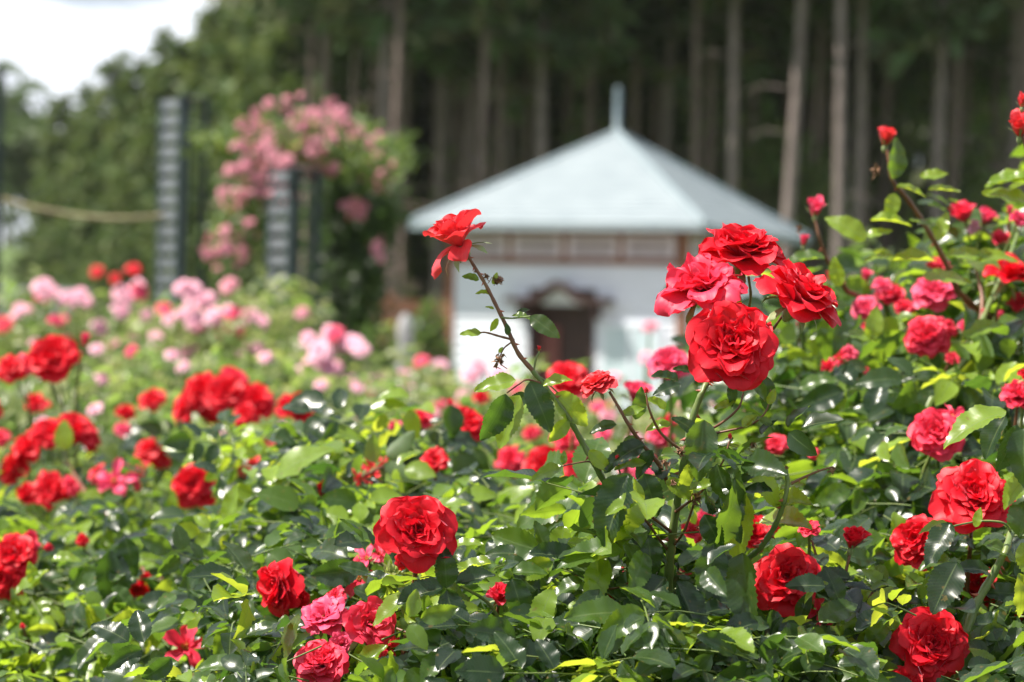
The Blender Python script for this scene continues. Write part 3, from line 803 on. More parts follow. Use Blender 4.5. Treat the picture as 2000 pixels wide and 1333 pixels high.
# roof: lapped courses of pale tiles on four faces, hip caps, mast
sl = math.atan2(AZ - EZ, EH)
NC = 20
for s_ in range(4):
    Rz = Matrix.Rotation(s_ * math.pi / 2, 4, 'Z')
    for i in range(NC):
        t0, t1 = i / NC, (i + 1) / NC + 0.012
        a, b_ = EH * (1 - t0), max(0.005, EH * (1 - t1)); z0, z1 = EZ + (AZ - EZ) * t0, EZ + (AZ - EZ) * min(t1, .999)
        V = [(-a, -a, z0), (a, -a, z0), (b_, -b_, z1), (-b_, -b_, z1), (-a, -a, z0 + .03), (a, -a, z0 + .03), (b_, -b_, z1 + .008), (-b_, -b_, z1 + .008)]
        F = [(0, 1, 5, 4), (4, 5, 6, 7), (3, 2, 1, 0)]
        gg = Geo(); gg.add(V, F)
        part('roof_tile_course', gg.mesh('roof_tile_course', M['roof'], smooth=False), mw=Rz)
    gg = Geo(); tube(gg, [(-EH - .01, -EH - .01, EZ + .03), (0, 0, AZ + .03)], .035, .035, 6); part('hip_cap', gg.mesh('hip_cap', M['rooftrim']), mw=Rz)
    part('fascia', box_mesh('fascia', (-EH, -EH, EZ - .07), (EH - .03, -EH + .03, EZ - .003), M['rooftrim']), mw=Rz)
    part('soffit', box_mesh('soffit', (-EH + .03, -EH + .03, EZ - .055), (EH - .46, -HW - .042, EZ - .03), M['brown']), mw=Rz)
gg = Geo(); tube(gg, [(0, 0, AZ - .05), (0, 0, AZ + .03), (0, 0, AZ + .05), (0, 0, AZ + .58), (0, 0, AZ + .61), (0, 0, AZ + .64)], 0, 0, 12, radii=[.08, .07, .046, .043, .050, .012])
part('roof_mast', gg.mesh('roof_mast', M['mast']))

# ------------------------------------------------------------------ grey wall, rail fence, stone post
w = empty('block_wall', at(40, 640, 22) * 1.0); w.location.z = 0
tag(w, 'low pale grey block wall with a flat coping at the left edge behind the pink roses', 'wall')
zt = 1.79
for r_ in range(8):
    for c_ in range(11):
        x = -2.2 + c_ * 0.40 + (0.2 if r_ % 2 else 0)
        if x + .39 > 2.35 - (0.0): continue
        if x > 0.45: continue
        me = _leafmesh.get('blk') or _leafmesh.setdefault('blk', box_mesh('block', (0, 0, 0), (.392, .15, .208), M['concrete']))
        if x + .392 <= 0.56: obj('block', me, w, loc=(x, rng.normal(0, .003), r_ * .215))
obj('coping', box_mesh('coping', (-2.25, -.04, zt - .07), (.56, .19, zt), M['concrete']), w)

fz = empty('rail_fence', at(755, 640, 37)); fz.location.z = 0
tag(fz, 'reddish brown timber rail fence left of the pavilion at the foot of the wood', 'fence')
for x in np.arange(-1.8, 1.0, 0.9): obj('fence_post', box_mesh('fence_post', (x, -.05, 0), (x + .10, .05, 2.05), M['brown']), fz)
for k in range(7): obj('rail', box_mesh('rail', (-1.9, -.09, .35 + k * .235), (1.0, -.055, .53 + k * .235), M['brown']), fz)

sp = empty('stone_post', at(792, 640, 20)); sp.location.z = 0
tag(sp, 'pale grey stone garden post left of the pavilion corner', 'stone post')
gg = Geo(); tube(gg, [(0, 0, 0), (0, 0, 1.25), (0, 0, 1.3), (0, 0, 1.35)], 0, 0, 8, radii=[.075, .06, .07, .07]); obj('shaft', gg.mesh('shaft', M['stone']), sp)
gg = Geo(); tube(gg, [(0, 0, 1.35), (0, 0, 1.42), (0, 0, 1.52), (0, 0, 1.60), (0, 0, 1.63)], 0, 0, 10, radii=[.045, .06, .065, .045, .01]); obj('rounded_cap', gg.mesh('rounded_cap', M['stone']), sp)

# ------------------------------------------------------------------ lattice towers, rope
def tower(px, py_top, d, wid, label, rz, n=None):
    P = at(px, py_top, d); t = empty('trellis_tower', (P.x, P.y, 0), rz)
    tag(t, label, 'trellis tower', 'square lattice towers for the climbing roses')
    H = P.z; h = wid / 2
    for sx in (-1, 1):
        for sy in (-1, 1):
            obj('upright', box_mesh('upright', (sx * h - .012, sy * h - .012, 0), (sx * h + .012, sy * h + .012, H), M['steel_shaded']), t)
    step = 0.075; k = int(H / step)
    mp_ = box_mesh('slat', (-h + .013, -h - .010, 0), (h - .013, -h + .004, .046), M['steel'])
    bar = box_mesh('vertical_bar', (h - .004, -.005, 0.02), (h + .006, .005, H - .02), M['steel_shaded'])
    for i in range(k):                      # closed slatted sides
        z = H - (i + 1) * step + .01
        obj('slat', mp_, t, loc=(0, 0, z))
    for y in np.linspace(-h + .045, h - .045, 2):
        for q in (0, math.pi):
            obj('vertical_bar', bar, t, mw=Matrix.Rotation(q, 4, 'Z') @ Matrix.Translation((0, y, 0)))
    for z in (0.3, H / 2, H - .06):
        obj('brace', box_mesh('brace', (-h + .014, -.008, z), (h - .014, .008, z + .016), M['steel']), t)
        obj('brace', box_mesh('brace', (-.008, -h + .014, z + .02), (.008, h - .014, z + .036), M['steel']), t)
    gg = Geo(); V = [(-h - .02, -h - .02, H), (h + .02, -h - .02, H), (h + .02, h + .02, H), (-h - .02, h + .02, H), (0, 0, H + .012)]
    gg.add(V[:5], [(0, 1, 4), (1, 2, 4), (2, 3, 4), (3, 0, 4)]); gg.add(V[:4], [(3, 2, 1, 0)])
    obj('cap', gg.mesh('cap', M['steel'], smooth=False), t)
    return t, P


tower(361, 190, 12.0, .148, 'tall bare grey lattice tower left of the climbing rose', R(-46))
tower(575, 330, 11.4, .148, 'lattice tower standing under the pink blooms of the climbing rose', R(-46))
tower(-42, 130, 11.6, .148, 'dark lattice tower cut by the left edge of the photograph', R(-46))
tower(660, 350, 13.4, .14, 'shaded lattice tower hidden in the dark foliage of the climbing rose', R(-46))

def hang(name, pts, r, label, cat):
    Q = catmull([at(*p) for p in pts], 6); base = Q[0]
    gg = Geo(); tube(gg, [q - base for q in Q], r, r, 6)
    o = obj(name, gg.mesh(name, M['rope']), loc=base); tag(o, label, cat); return o
hang('rope', [(-30, 380, 11.8), (60, 405, 11.8), (160, 423, 11.85), (250, 427, 11.9), (335, 420, 12.0)], .011, 'thick tan rope sagging between the left edge tower and the tall bare tower', 'rope')
hang('rope', [(385, 412, 12.0), (430, 398, 12.1), (470, 385, 12.0)], .010, 'short rope end running from the bare tower into the climbing rose', 'rope')

# ------------------------------------------------------------------ woods
def needle_crown(seed, H, zb, rad, nb, tufts, ts, droop, conic=1.0, mname='needle', rise=0.15):
    r = np.random.default_rng(seed); g = Geo(); L = Geo()
    for i in range(nb):
        t = (i + r.random()) / nb; z = zb + (H - zb) * t
        Lb = rad * ((1 - t) ** conic * 0.92 + 0.10) * r.uniform(0.65, 1.12)
        if conic < 0.7: Lb *= min(1, 0.45 + 2.2 * t)
        az = i * 2.4 + r.normal(0, .4); ca, sa = math.cos(az), math.sin(az)
        e = np.array([ca * Lb, sa * Lb, Lb * (rise - droop + r.normal(0, .08))]); p0 = np.array([0, 0, z])
        tube(L, [p0, p0 + e * .5 + [0, 0, .06 * Lb], p0 + e], .035 * Lb ** .5, .008, 4, cap=False)
        tint = np.clip(0.25 + 0.6 * r.random(), 0, 1)
        for k in range(int(tufts * Lb / rad) + 3):
            s = r.uniform(0.22, 1.03); c = p0 + e * s + [0, 0, .06 * Lb * math.sin(s * 3.1)] + r.normal(0, 1, 3) * np.array([.20, .20, .11]) * (0.4 + Lb * .35)
            for _ in range(3):
                d = np.array([ca, sa, -0.15]) + r.normal(0, .7, 3); d /= np.linalg.norm(d)
                n_ = r.normal(0, 1, 3) + [0, 0, .6]
                Rm = frame_of(d, n_); sz = ts * r.uniform(.6, 1.3)
                V = np.array([(-.16, 0, 0), (.16, 0, 0), (.10, 1, -.1), (-.10, 1, -.1)]) * sz
                g.add(V @ Rm.T + c, [(0, 1, 2, 3)], [(-.5, 0), (.5, 0), (.5, 1), (-.5, 1)], float(np.clip(tint + r.normal(0, .2), 0, 1)))
    return g.mesh('crown', M[mname]), L.mesh('limbs', M['bark_dark'])


def trunk_mesh(seed, H, r0, m='bark', stubs=18, z_clear=2.0):
    r = np.random.default_rng(seed); n = 12; ph = r.uniform(0, 6, 2); g = Geo()
    P = [(0.10 * math.sin(ph[0] + i * .5) * i / n, .10 * math.sin(ph[1] + i * .45) * i / n, -.3 + (H + .3) * i / n) for i in range(n + 1)]
    tube(g, P, 0, 0, 9, radii=[r0 * (1.25 if i == 0 else 1) * (1 - .82 * (i / n) ** 1.2) for i in range(n + 1)])
    for _ in range(stubs):
        z = r.uniform(z_clear, H * .75); a = r.uniform(0, 6.28); l = r.uniform(.25, 1.3)
        tube(g, [(0, 0, z), (l * .6 * math.cos(a), l * .6 * math.sin(a), z + .04), (l * math.cos(a), l * math.sin(a), z - .12 * l)], .022, .006, 4, cap=False)
    return g.mesh('trunk', M[m])


PINE = []
for i in range(6):
    H = 15.5 + i * .5; zb = (7.4, 8.4, 6.8, 7.8, 9.0, 7.2)[i]
    c_, l_ = needle_crown(100 + i, H, zb, 2.5, 46, 38, .50, .16, 0.6, 'needle', .25)
    PINE.append((H, trunk_mesh(i, H * .97, .120 + .012 * (i % 3), 'bark', 12, 4.0), trunk_mesh(i + 20, H * .97, .105, 'bark_dark', 30, 2.0), c_, l_))
CEDAR = []
for i in range(5):
    H = 10.0
    c_, l_ = needle_crown(300 + i, H, 0.5, 2.35, 100, 48, .34, .22, 0.85, 'needle_olive', .18)
    CEDAR.append((H, trunk_mesh(60 + i, H * .97, .15, 'bark_dark', 4), c_, l_))


def plant_tree(name, px, d, label, kind='pine', v=None, s=1.0, dark=False, lean=0.0, group=None, x=None, crown=None):
    if x is None:
        P = at(px, 640, d); x = P.x; y = P.y
    else: y = d
    t = empty(name, (x, y, gz(x, y)), rng.uniform(0, 6.28)); t.scale = (s, s, s)
    if lean: t.rotation_euler = (0, lean, 0)
    tag(t, label, 'tree', group)
    if kind == 'pine':
        b = PINE[int(rng.integers(6)) if v is None else v]
        obj('trunk', b[2] if dark else b[1], t); obj('crown', b[3], t); tag(obj('limbs', b[4], t), kind='stuff')
    else:
        b = CEDAR[int(rng.integers(5)) if v is None else v]
        obj('trunk', b[1], t); obj('crown', b[2], t); tag(obj('limbs', b[3], t), kind='stuff')
    return t


GP = 'tall pines at the edge of the wood'
for px, d, s, lean, lab in [
    (738, 47, .95, 0, 'pale slender pine trunk between the climbing rose and the pavilion roof'),
    (905, 50, 1.0, .01, 'pine with reddish grey trunk rising over the left slope of the pavilion roof'),
    (990, 54, 1.0, 0, 'dull pine trunk second over the left slope of the pavilion roof'),
    (1050, 48, .98, 0, 'bright grey pine trunk midway up the left slope of the pavilion roof'),
    (1142, 50, 1.0, .006, 'grey pine trunk just left of the roof mast'),
    (1203, 57, 1.05, 0, 'dark pine trunk directly behind the roof mast'),
    (1290, 50, 1.0, .01, 'dull pine trunk just right of the roof mast'),
    (1362, 53, 1.0, 0, 'thin dim pine trunk left of the bright one over the right roof slope'),
    (1423, 46, 1.0, 0, 'brightest straight pine trunk above the right slope of the roof'),
    (1518, 45, 1.0, .035, 'leaning pine trunk above the right tip of the eaves'),
    (1468, 58, 1.0, 0, 'faint pine trunk between the bright straight one and the leaning one'),
    (1636, 44, 1.0, -.012, 'left trunk of the close pair of tall pines'),
    (1662, 46, 1.0, .012, 'right trunk of the close pair of tall pines'),
    (1822, 46, 1.0, .0, 'pale pine trunk behind the tall flowering rose shoot'),
    (1745, 58, 1.0, .01, 'dim pine trunk between the close pair and the pale one behind the tall shoot'),
    (1958, 48, 1.0, .01, 'pine trunk near the right edge behind the top rose leaves'),
    (2065, 47, 1.0, .0, 'pine just beyond the right edge of the photograph'),
    (855, 52, .95, .0, 'dark pine trunk above the left tip of the eaves'),
]: plant_tree('pine_tree', px, d, lab, s=s, lean=lean, group=GP)
deep = 'slender dark pine deep in the wood behind the front row of trunks'
row = 0
for d in (48, 51, 54, 57, 62, 67, 73, 80, 88, 97):
    nx = 13
    for k in range(nx):
        px = 640 + (k + rng.uniform(-.4, .4)) * 1560 / nx
        plant_tree('pine_tree', px, d + rng.uniform(-2, 2), deep, s=rng.uniform(.88, 1.08), dark=True, lean=rng.normal(0, .012), group='dark pines deep in the wood')
GL = 'evergreens on the left edge of the wood'
for px, py, d, lab in [
    (112, 185, 84, 'low evergreen leftmost of the dark tree line'),
    (165, 165, 78, 'evergreen second from the left in the dark tree line'),
    (215, 108, 74, 'pointed dark evergreen left of the bare lattice tower'),
    (262, 112, 70, 'broad olive evergreen just left of the bare lattice tower'),
    (318, 60, 68, 'tall olive evergreen directly behind the bare lattice tower'),
    (402, 8, 64, 'pointed evergreen with its tip just under the top of the photograph'),
    (352, 95, 71, 'olive evergreen filling in right of the bare lattice tower'),
    (455, 25, 62, 'evergreen under the small notch of sky'),
    (512, -40, 60, 'tall evergreen right of the notch of sky'),
    (580, -90, 58, 'tall evergreen above the left side of the climbing rose'),
    (640, -60, 62, 'olive evergreen directly above the climbing rose'),
    (700, -110, 57, 'big evergreen above the right side of the climbing rose'),
    (770, -60, 60, 'dark evergreen left of the pavilion roof'),
    (545, 0, 66, 'evergreen behind the top of the climbing rose'),
]:
    P = at(px, py, d); s = (P.z - gz(P.x, P.y)) / 10.0
    plant_tree('evergreen_tree', px, d, lab, 'cedar', s=s, group=GL)
for k in range(16):
    px = 100 + k * 45; d = 86 + 4 * (k % 3) - k * .6; s = (at(px, max(-80, 290 - k * 26), d).z - 3) / 10.0
    plant_tree('evergreen_tree', px, d, 'evergreen filling the gaps behind the left tree line', 'cedar', s=max(.55, s), group='evergreens behind the left tree line')

# broad-leaved hill trees far left and saplings inside the wood, coloured as if sunlit
def leafy(seed, H, W, n, size, mname='broad', zb=0.25):
    r = np.random.default_rng(seed); g = Geo()
    cl = [(r.normal(0, .42) * W, r.normal(0, .42) * W, H * (zb + (1 - zb) * r.random() ** .8), r.uniform(.35, .7) * W * .5) for _ in range(14)]
    for i in range(n):
        c = cl[int(r.integers(len(cl)))]; u = r.normal(0, 1, 3); u /= np.linalg.norm(u)
        p = np.array(c[:3]) + u * c[3] * r.uniform(.6, 1.05)
        k = min(1, 1.15 - abs(p[2] / H - .55)); p[:2] *= k
        V, F, U = LEAF_LO[int(r.integers(4))]
        g.add((V * size * r.uniform(.6, 1.4)) @ frame_of(u + r.normal(0, .6, 3), (r.normal(0, .4), r.normal(0, .4) - .2, 1)).T + p, F, U, float(np.clip(r.beta(2, 2), 0, 1)))
    t = Geo(); tube(t, [(0, 0, -.2), (.03, 0, H * .4), (0, .05, H * .8)], .035 * H ** .8, .012, 7)
    for c in cl[:8]: tube(t, [(0, 0, H * .35), (c[0] * .5, c[1] * .5, c[2] * .8), c[:3]], .012 * H ** .7, .004, 4, cap=False)
    return g.mesh('crown', M[mname]), t.mesh('trunk', M['bark_dark'])
SAP = [leafy(900 + i, 3.4, 1.3, 900, .17, 'leaf_far') for i in range(3)]  # paler leaf colour stands in for sun on the shaded saplings
BIG = [leafy(950 + i, 9.0, 4.6, 2600, .42, 'hill', .12) for i in range(3)]
for px, py, d, lab in [(20, 185, 120, 'light green rounded tree far away at the left edge'), (78, 200, 112, 'light green rounded tree far away beside the left edge'), (-40, 150, 125, 'far rounded tree just outside the left edge'), (140, 260, 118, 'far rounded tree behind the leftmost evergreen')]:
    P = at(px, py, d); z0 = gz(P.x, P.y); s = (P.z - z0) / 9.6
    t = empty('broadleaf_tree', (P.x, P.y, z0), rng.uniform(0, 6)); t.scale = (s * 1.25, s * 1.25, s); tag(t, lab, 'tree', 'far broad-leaved trees')
    v = BIG[int(rng.integers(3))]; obj('crown', v[0], t); obj('trunk', v[1], t)
k = 0
for px, py, d, s in [(1462, 170, 52, 1.5), (1330, 300, 55, 1.1), (1180, 250, 54, 1.2), (1500, 330, 50, 1.0), (1560, 250, 56, 1.3), (1395, 120, 58, 1.6), (1120, 340, 52, .9), (1700, 140, 58, 1.5), (1760, 330, 53, 1.0), (1890, 210, 55, 1.2), (1900, 380, 50, .9), (1590, 420, 49, .8), (1260, 180, 60, 1.3), (1050, 260, 58, 1.1), (1460, 420, 50, .8), (960, 330, 55, .9), (1950, 300, 56, 1.2)]:
    P = at(px, py, d); z0 = gz(P.x, P.y); s2 = max(.6, (P.z + .9 - z0) / 3.4)
    t = empty('understorey_tree', (P.x, P.y, z0), rng.uniform(0, 6)); t.scale = (s2 * .6, s2 * .6, s2)
    tag(t, 'thin green broad-leaved sapling growing in shade between the pine trunks', 'tree', 'saplings between the pine trunks'); k += 1
    v = SAP[k % 3]; obj('crown', v[0], t); obj('trunk', v[1], t)
# the far side of the wood: one dense mass of foliage
g = Geo()
for _ in range(16000):
    y = rng.uniform(104, 116); x = rng.uniform(-.16, .30) * y; z = gz(x, y) + rng.uniform(0, 1) * min(19, max(2.5, 2.5 + (x / y + .15) * 230))
    V, F, U = LEAF_LO[int(rng.integers(4))]
    g.add((V * rng.uniform(.8, 1.9)) @ frame_of(rng.normal(0, 1, 3), (rng.normal(0, .5), -.6, .6)).T + [x, y, z], F[[0, 1, 6, 7, 3, 4]], U, rng.random() * .6)
tag(obj('far_wood', g.mesh('far_wood', M['needle'])), 'dense dark foliage closing the wood far behind the trunks', 'wood', kind='stuff')
# clipped green shrubs beside the pavilion
def shrub(px, py, d, wpx, label, mname='broad', n=1500, tl=(0.3, 1)):
    P = at(px, py, d); W = wpx / FPX * d
    t = empty('garden_shrub', (P.x, P.y, 0)); tag(t, label, 'shrub', 'round green shrubs by the pavilion')
    g = Geo(); H = P.z
    for i in range(n):
        u = rng.normal(0, 1, 3); u /= np.linalg.norm(u); u[2] = abs(u[2]); rr = rng.uniform(.82, 1.06) * (1 + .1 * math.sin(u[0] * 6) * math.cos(u[1] * 5))
        p = np.array([u[0] * W / 2, u[1] * W / 2, 0]) * rr + [0, 0, .12 + (H - .12) * (u[2] ** .7) * rr]
        if rng.random() < .35: p[2] *= rng.random()
        V, F, U = LEAF_LO[int(rng.integers(4))]
        g.add((V * .10 * rng.uniform(.6, 1.4)) @ frame_of(u + rng.normal(0, .7, 3), u + rng.normal(0, .5, 3) + [0, 0, .5]).T + p, F, U, float(rng.uniform(*tl)))
    tag(obj('foliage', g.mesh('foliage', M[mname]), t), kind='stuff')
    gg = Geo()
    for i in range(6):
        a = i * 1.05; tube(gg, [(0, 0, 0), (W * .15 * math.cos(a), W * .15 * math.sin(a), H * .5), (W * .3 * math.cos(a), W * .3 * math.sin(a), H * .85)], .018, .006, 5)
    obj('stem', gg.mesh('stem', M['bark_dark']), t)
shrub(835, 608, 29, 110, 'light green shrub touching the left corner of the pavilion')
shrub(730, 640, 27, 150, 'low yellow green shrub in front of the brown rail fence')
shrub(640, 655, 24, 140, 'low shrub right of the lattice tower under the climbing rose')
shrub(1410, 640, 30, 130, 'green shrub at the right wall of the pavilion')
shrub(60, 640, 18, 160, 'low green shrub in front of the grey block wall')

# ================================================================== climbing rose on the towers
CB = Vector(at(600, 640, 12.2)); CB.z = 0
cb = Bush('climbing_rose', CB, 'climbing rose with hanging clusters of dusty pink blooms over the lattice towers', 'climbing rose', lod=2, lmat='broad', keep=0)
blobs = [(540, 292, 50), (490, 285, 38), (600, 245, 48), (650, 262, 38), (590, 300, 52), (700, 268, 30), (720, 300, 34), (735, 345, 26), (700, 400, 22), (730, 480, 18), (600, 215, 26), (660, 235, 26), (520, 345, 40), (560, 350, 32), (470, 330, 26), (455, 388, 30), (445, 455, 32), (475, 440, 24), (430, 500, 30), (470, 490, 28), (660, 330, 34), (690, 350, 26), (625, 350, 24), (740, 390, 20), (720, 440, 20), (715, 480, 16), (650, 395, 22), (545, 398, 22), (505, 520, 18), (760, 330, 18)]
low = [rose_meshes('low', v, 'vine', False)[0] for v in range(4)]
nfl = 0
for bx, by, br in blobs:
    n = int(br * br / 80) + 1
    for _ in range(n):
        if nfl >= 298: break
        q = rng.normal(0, .62, 2); d = 11.55 + rng.normal(0, .12) + (0.9 if bx > 640 else 0) * rng.random()
        P = at(bx + q[0] * br, by + q[1] * br, d); ax = Vector((rng.normal(-.1, .5), -1 + rng.normal(0, .3), rng.normal(.3, .4))).normalized()
        s = rng.uniform(.018, .034)
        obj('flower', low[int(rng.integers(4))], cb.root, mw=Matrix.LocRotScale(P - CB, ax.to_track_quat('Z', 'Y'), (s, s, s))); nfl += 1
for path in ([(575, 640, 12.6), (560, 520, 12.4), (520, 420, 11.7), (500, 320, 11.7), (560, 260, 11.7), (640, 245, 11.8), (720, 280, 12), (760, 380, 12.2)],
             [(600, 640, 12.8), (640, 500, 13.2), (655, 360, 13.2), (600, 270, 11.8), (480, 275, 11.7), (415, 290, 11.7), (400, 270, 11.8)],
             [(560, 640, 12), (500, 560, 11.8), (450, 500, 11.8), (430, 430, 11.8), (455, 370, 11.7), (530, 320, 11.7)],
             [(660, 640, 13.0), (700, 520, 13.2), (720, 420, 13.2), (700, 330, 13.0), (640, 300, 12.4)]):
    gg = Geo(); tube(gg, [np.array(p_) - np.array(CB) for p_ in catmull([at(*p) for p in path], 5)], .016, .006, 6); obj('cane', gg.mesh('cane', M['cane_red']), cb.root)
def vine_leaves(b, bx, by, brx, bry, d, sd, n, tint, size=.035):
    for _ in range(n):
        q = rng.normal(0, .5, 2); P = np.array(at(bx + q[0] * brx, by + q[1] * bry, d + rng.normal(0, sd)))
        b.leaflet(P, rng.normal(0, 1, 3) + [0, 0, -.4], (rng.normal(-.2, .5), rng.normal(-.6, .4), .7), size * rng.uniform(.7, 1.5), float(np.clip(rng.normal(tint, .2), 0, 1)))
for a in [(600, 290, 130, 60, 11.75, .12, 900, .5), (425, 275, 40, 18, 11.75, .06, 200, .85), (760, 300, 50, 35, 12.2, .1, 280, .8), (700, 250, 30, 18, 11.9, .08, 120, .85), (590, 270, 120, 50, 11.5, .06, 260, .9), (450, 440, 40, 60, 11.5, .06, 160, .85), (710, 330, 50, 40, 11.6, .06, 160, .85), (500, 400, 45, 40, 11.75, .08, 240, .7),
          (450, 480, 45, 70, 11.8, .1, 420, .55), (545, 500, 35, 90, 12.05, .1, 350, .35), (675, 420, 70, 120, 12.7, .2, 4200, .16), (670, 560, 75, 80, 12.7, .22, 2600, .14), (735, 400, 45, 70, 12.8, .15, 900, .3), (650, 330, 70, 50, 12.4, .15, 600, .15), (510, 570, 50, 40, 11.6, .12, 300, .6)]:
    vine_leaves(cb, *a)
cb.finish()

# ================================================================== rose beds behind
def bed_bush(px, d, wpx, py_top, label, n=900, tint=.55, thick=.75, flowers=(), size=.036, group='rose bushes of the pink bed', xtra=3):
    P = at(px, 640, d); b = Bush('rose_bush', (P.x, P.y, 0), label, 'rose bush', group, lod=2, lmat='leaf_far', keep=0)
    W = wpx / FPX * d
    for _ in range(n):
        u = rng.uniform(-1, 1); w_ = rng.uniform(-1, 1)
        X = P.x + u * W * .55; Y = P.y + w_ * .38
        H = at(px, py_top, d).z * (1 - .10 * u * u - .12 * w_ * w_) + .05 * math.sin(X * 7 + Y * 5) + rng.normal(0, .03)
        Z = H - rng.random() ** 1.5 * thick
        b.compound((X, Y, Z), (rng.normal(0, 1), rng.normal(-.3, 1), rng.normal(.1, .4)), (rng.normal(-.1, .5), rng.normal(-.35, .5), .9), size * rng.uniform(.7, 1.3), float(np.clip(rng.normal(tint, .24), 0, 1)), n=5, rach=False)
    for i in range(9):
        x = P.x + rng.uniform(-.4, .4) * W; y = P.y + rng.uniform(-.3, .3); H = at(px, py_top, d).z
        tube(b.twig, catmull([(P.x + (x - P.x) * .3, y, 0), (x, y, H * .6), (x + rng.normal(0, .08), y, H * .97)], 3), .006, .003, 5, cap=False)
    flowers = list(flowers) + [(px + rng.uniform(-.45, .45) * wpx, py_top + rng.uniform(10, 90), rng.uniform(22, 36), rng.choice(['pale', 'pale', 'pink', 'vine'])) for _ in range(xtra)]
    for f in flowers:
        fx, fy, fd, col = f
        dd = d - rng.uniform(.15, .35)
        q = at(fx, fy, dd)
        n_in = 1 if fd < 42 else (3 if fd < 75 else 5)
        for k in range(n_in):
            ox, oy = (0, 0) if n_in == 1 else (rng.uniform(-.45, .45) * fd, rng.uniform(-.22, .22) * fd)
            s = (fd if n_in == 1 else fd * .62) / 2 / FPX * dd * 1.12
            ROSES.append(((fx + ox, fy + oy, dd), s / dd * FPX, False))
            P2 = at(fx + ox, fy + oy, dd + rng.normal(0, .03)) - Vector(b.base)
            ax = Vector((rng.normal(-.1, .3), -.8 + rng.normal(0, .3), .8)).normalized()
            obj('rose', rose_meshes('low', int(rng.integers(4)), col, False)[0], b.root, mw=Matrix.LocRotScale(P2, ax.to_track_quat('Z', 'Y'), (s, s, s * .9)))
        g0 = np.array(q); tube(b.twig, [g0 + [0, .02, -.01], g0 + [0, .06, -.18], (P.x + (g0[0] - P.x) * .4, P.y, .4)], .003, .005, 4, cap=False)
    b.finish(); return b

A = 'pale'; B_ = 'pink'
bed_bush(80, 9.2, 330, 592, 'rose bush with the large double pink bloom before the grey wall', 850, .55, flowers=[(112, 578, 70, A), (155, 580, 55, A), (38, 612, 44, A), (85, 572, 40, B_), (8, 636, 40, 'crimson'), (118, 628, 34, B_)])
bed_bush(255, 9.4, 230, 585, 'rose bush with one flat pink bloom and two small red blooms above it', 700, .5, flowers=[(252, 572, 64, A), (272, 570, 40, B_), (190, 532, 30, 'red'), (262, 528, 32, 'red'), (225, 545, 24, 'red'), (236, 608, 40, A), (195, 640, 36, A)])
bed_bush(400, 8.6, 270, 568, 'rose bush crowded with pale pink blooms at the foot of the bare tower', 850, .6, flowers=[(372, 570, 62, A), (405, 592, 70, A), (345, 622, 46, A), (432, 618, 62, A), (396, 632, 50, A), (455, 615, 40, B_), (448, 560, 40, 'vine'), (380, 682, 50, A), (322, 664, 44, A)])
bed_bush(520, 8.8, 180, 570, 'rose bush with one bright pink bloom left of the flowered tower', 600, .75, flowers=[(494, 626, 58, A), (500, 682, 46, A), (436, 652, 36, B_), (470, 690, 30, A)])
bed_bush(650, 7.8, 270, 690, 'rose bush with two broad flat pale pink blooms below the flowered tower', 700, .6, flowers=[(600, 663, 40, A), (672, 662, 80, A), (700, 680, 56, A), (612, 708, 84, A), (640, 724, 40, A), (655, 655, 40, B_)])
bed_bush(840, 8.2, 260, 728, 'rose bush with small pink blooms at the left corner of the pavilion', 650, .6, flowers=[(745, 752, 30, A), (792, 738, 38, A), (824, 708, 34, B_), (862, 716, 36, A), (800, 760, 24, A), (690, 748, 36, A)])
bed_bush(1000, 7.6, 300, 745, 'rose bush with pale pink blooms in front of the pavilion door', 650, .55, flowers=[(948, 722, 62, A), (1010, 760, 30, B_), (905, 775, 30, A), (920, 735, 40, A), (1060, 770, 30, A)])
bed_bush(1210, 7.0, 320, 765, 'rose bush with scattered pink blooms below the pavilion window', 650, .55, flowers=[(1200, 740, 30, A), (1140, 770, 34, B_), (1270, 640, 34, 'vine'), (1262, 700, 30, A)])
bed_bush(150, 6.4, 460, 680, 'rose bush of fine light foliage with small faded pink blooms at left', 900, .5, flowers=[(258, 686, 30, B_), (190, 684, 30, A), (335, 695, 30, A), (110, 628, 32, B_)], thick=.6)
bed_bush(450, 6.2, 420, 712, 'rose bush of fine olive foliage between the red cluster and the pink bed', 850, .5, flowers=[(520, 700, 30, A), (360, 716, 28, A)], thick=.6)
bed_bush(760, 5.9, 420, 775, 'low rose bush of soft green foliage in the middle of the bed', 850, .5, flowers=[(700, 760, 26, A), (860, 790, 26, B_)], thick=.6)
bed_bush(1080, 5.4, 420, 800, 'low green rose bush behind the tall leaning stem', 850, .5, flowers=[(1168, 796, 30, B_)], thick=.6)
bed_bush(60, 5.2, 420, 760, 'rose bush of blurred green foliage below the left red cluster', 800, .42, flowers=[], thick=.6)
bed_bush(380, 5.1, 380, 800, 'rose bush of blurred green foliage behind the crimson cluster', 800, .42, flowers=[], thick=.6)
bed_bush(700, 4.8, 420, 845, 'blurred green rose bush behind the centre leaves', 800, .45, flowers=[(640, 890, 22, B_)], thick=.55)
bed_bush(1500, 6.5, 420, 700, 'green rose bush behind the four-rose cluster', 700, .5, flowers=[], thick=.6)
bed_bush(1820, 5.5, 460, 560, 'tall green rose bush far behind the right shoots', 800, .45, flowers=[(1700, 545, 24, 'crimson')], thick=.6, xtra=0)
# ================================================================== near rose bushes
def near_bush(px, d, label, lod=0, keep=300):
    P = at(px, 640, d); return Bush('rose_bush', (P.x, P.y, 0), label, 'rose bush', 'red rose bushes of the front bed', lod=lod, keep=keep)


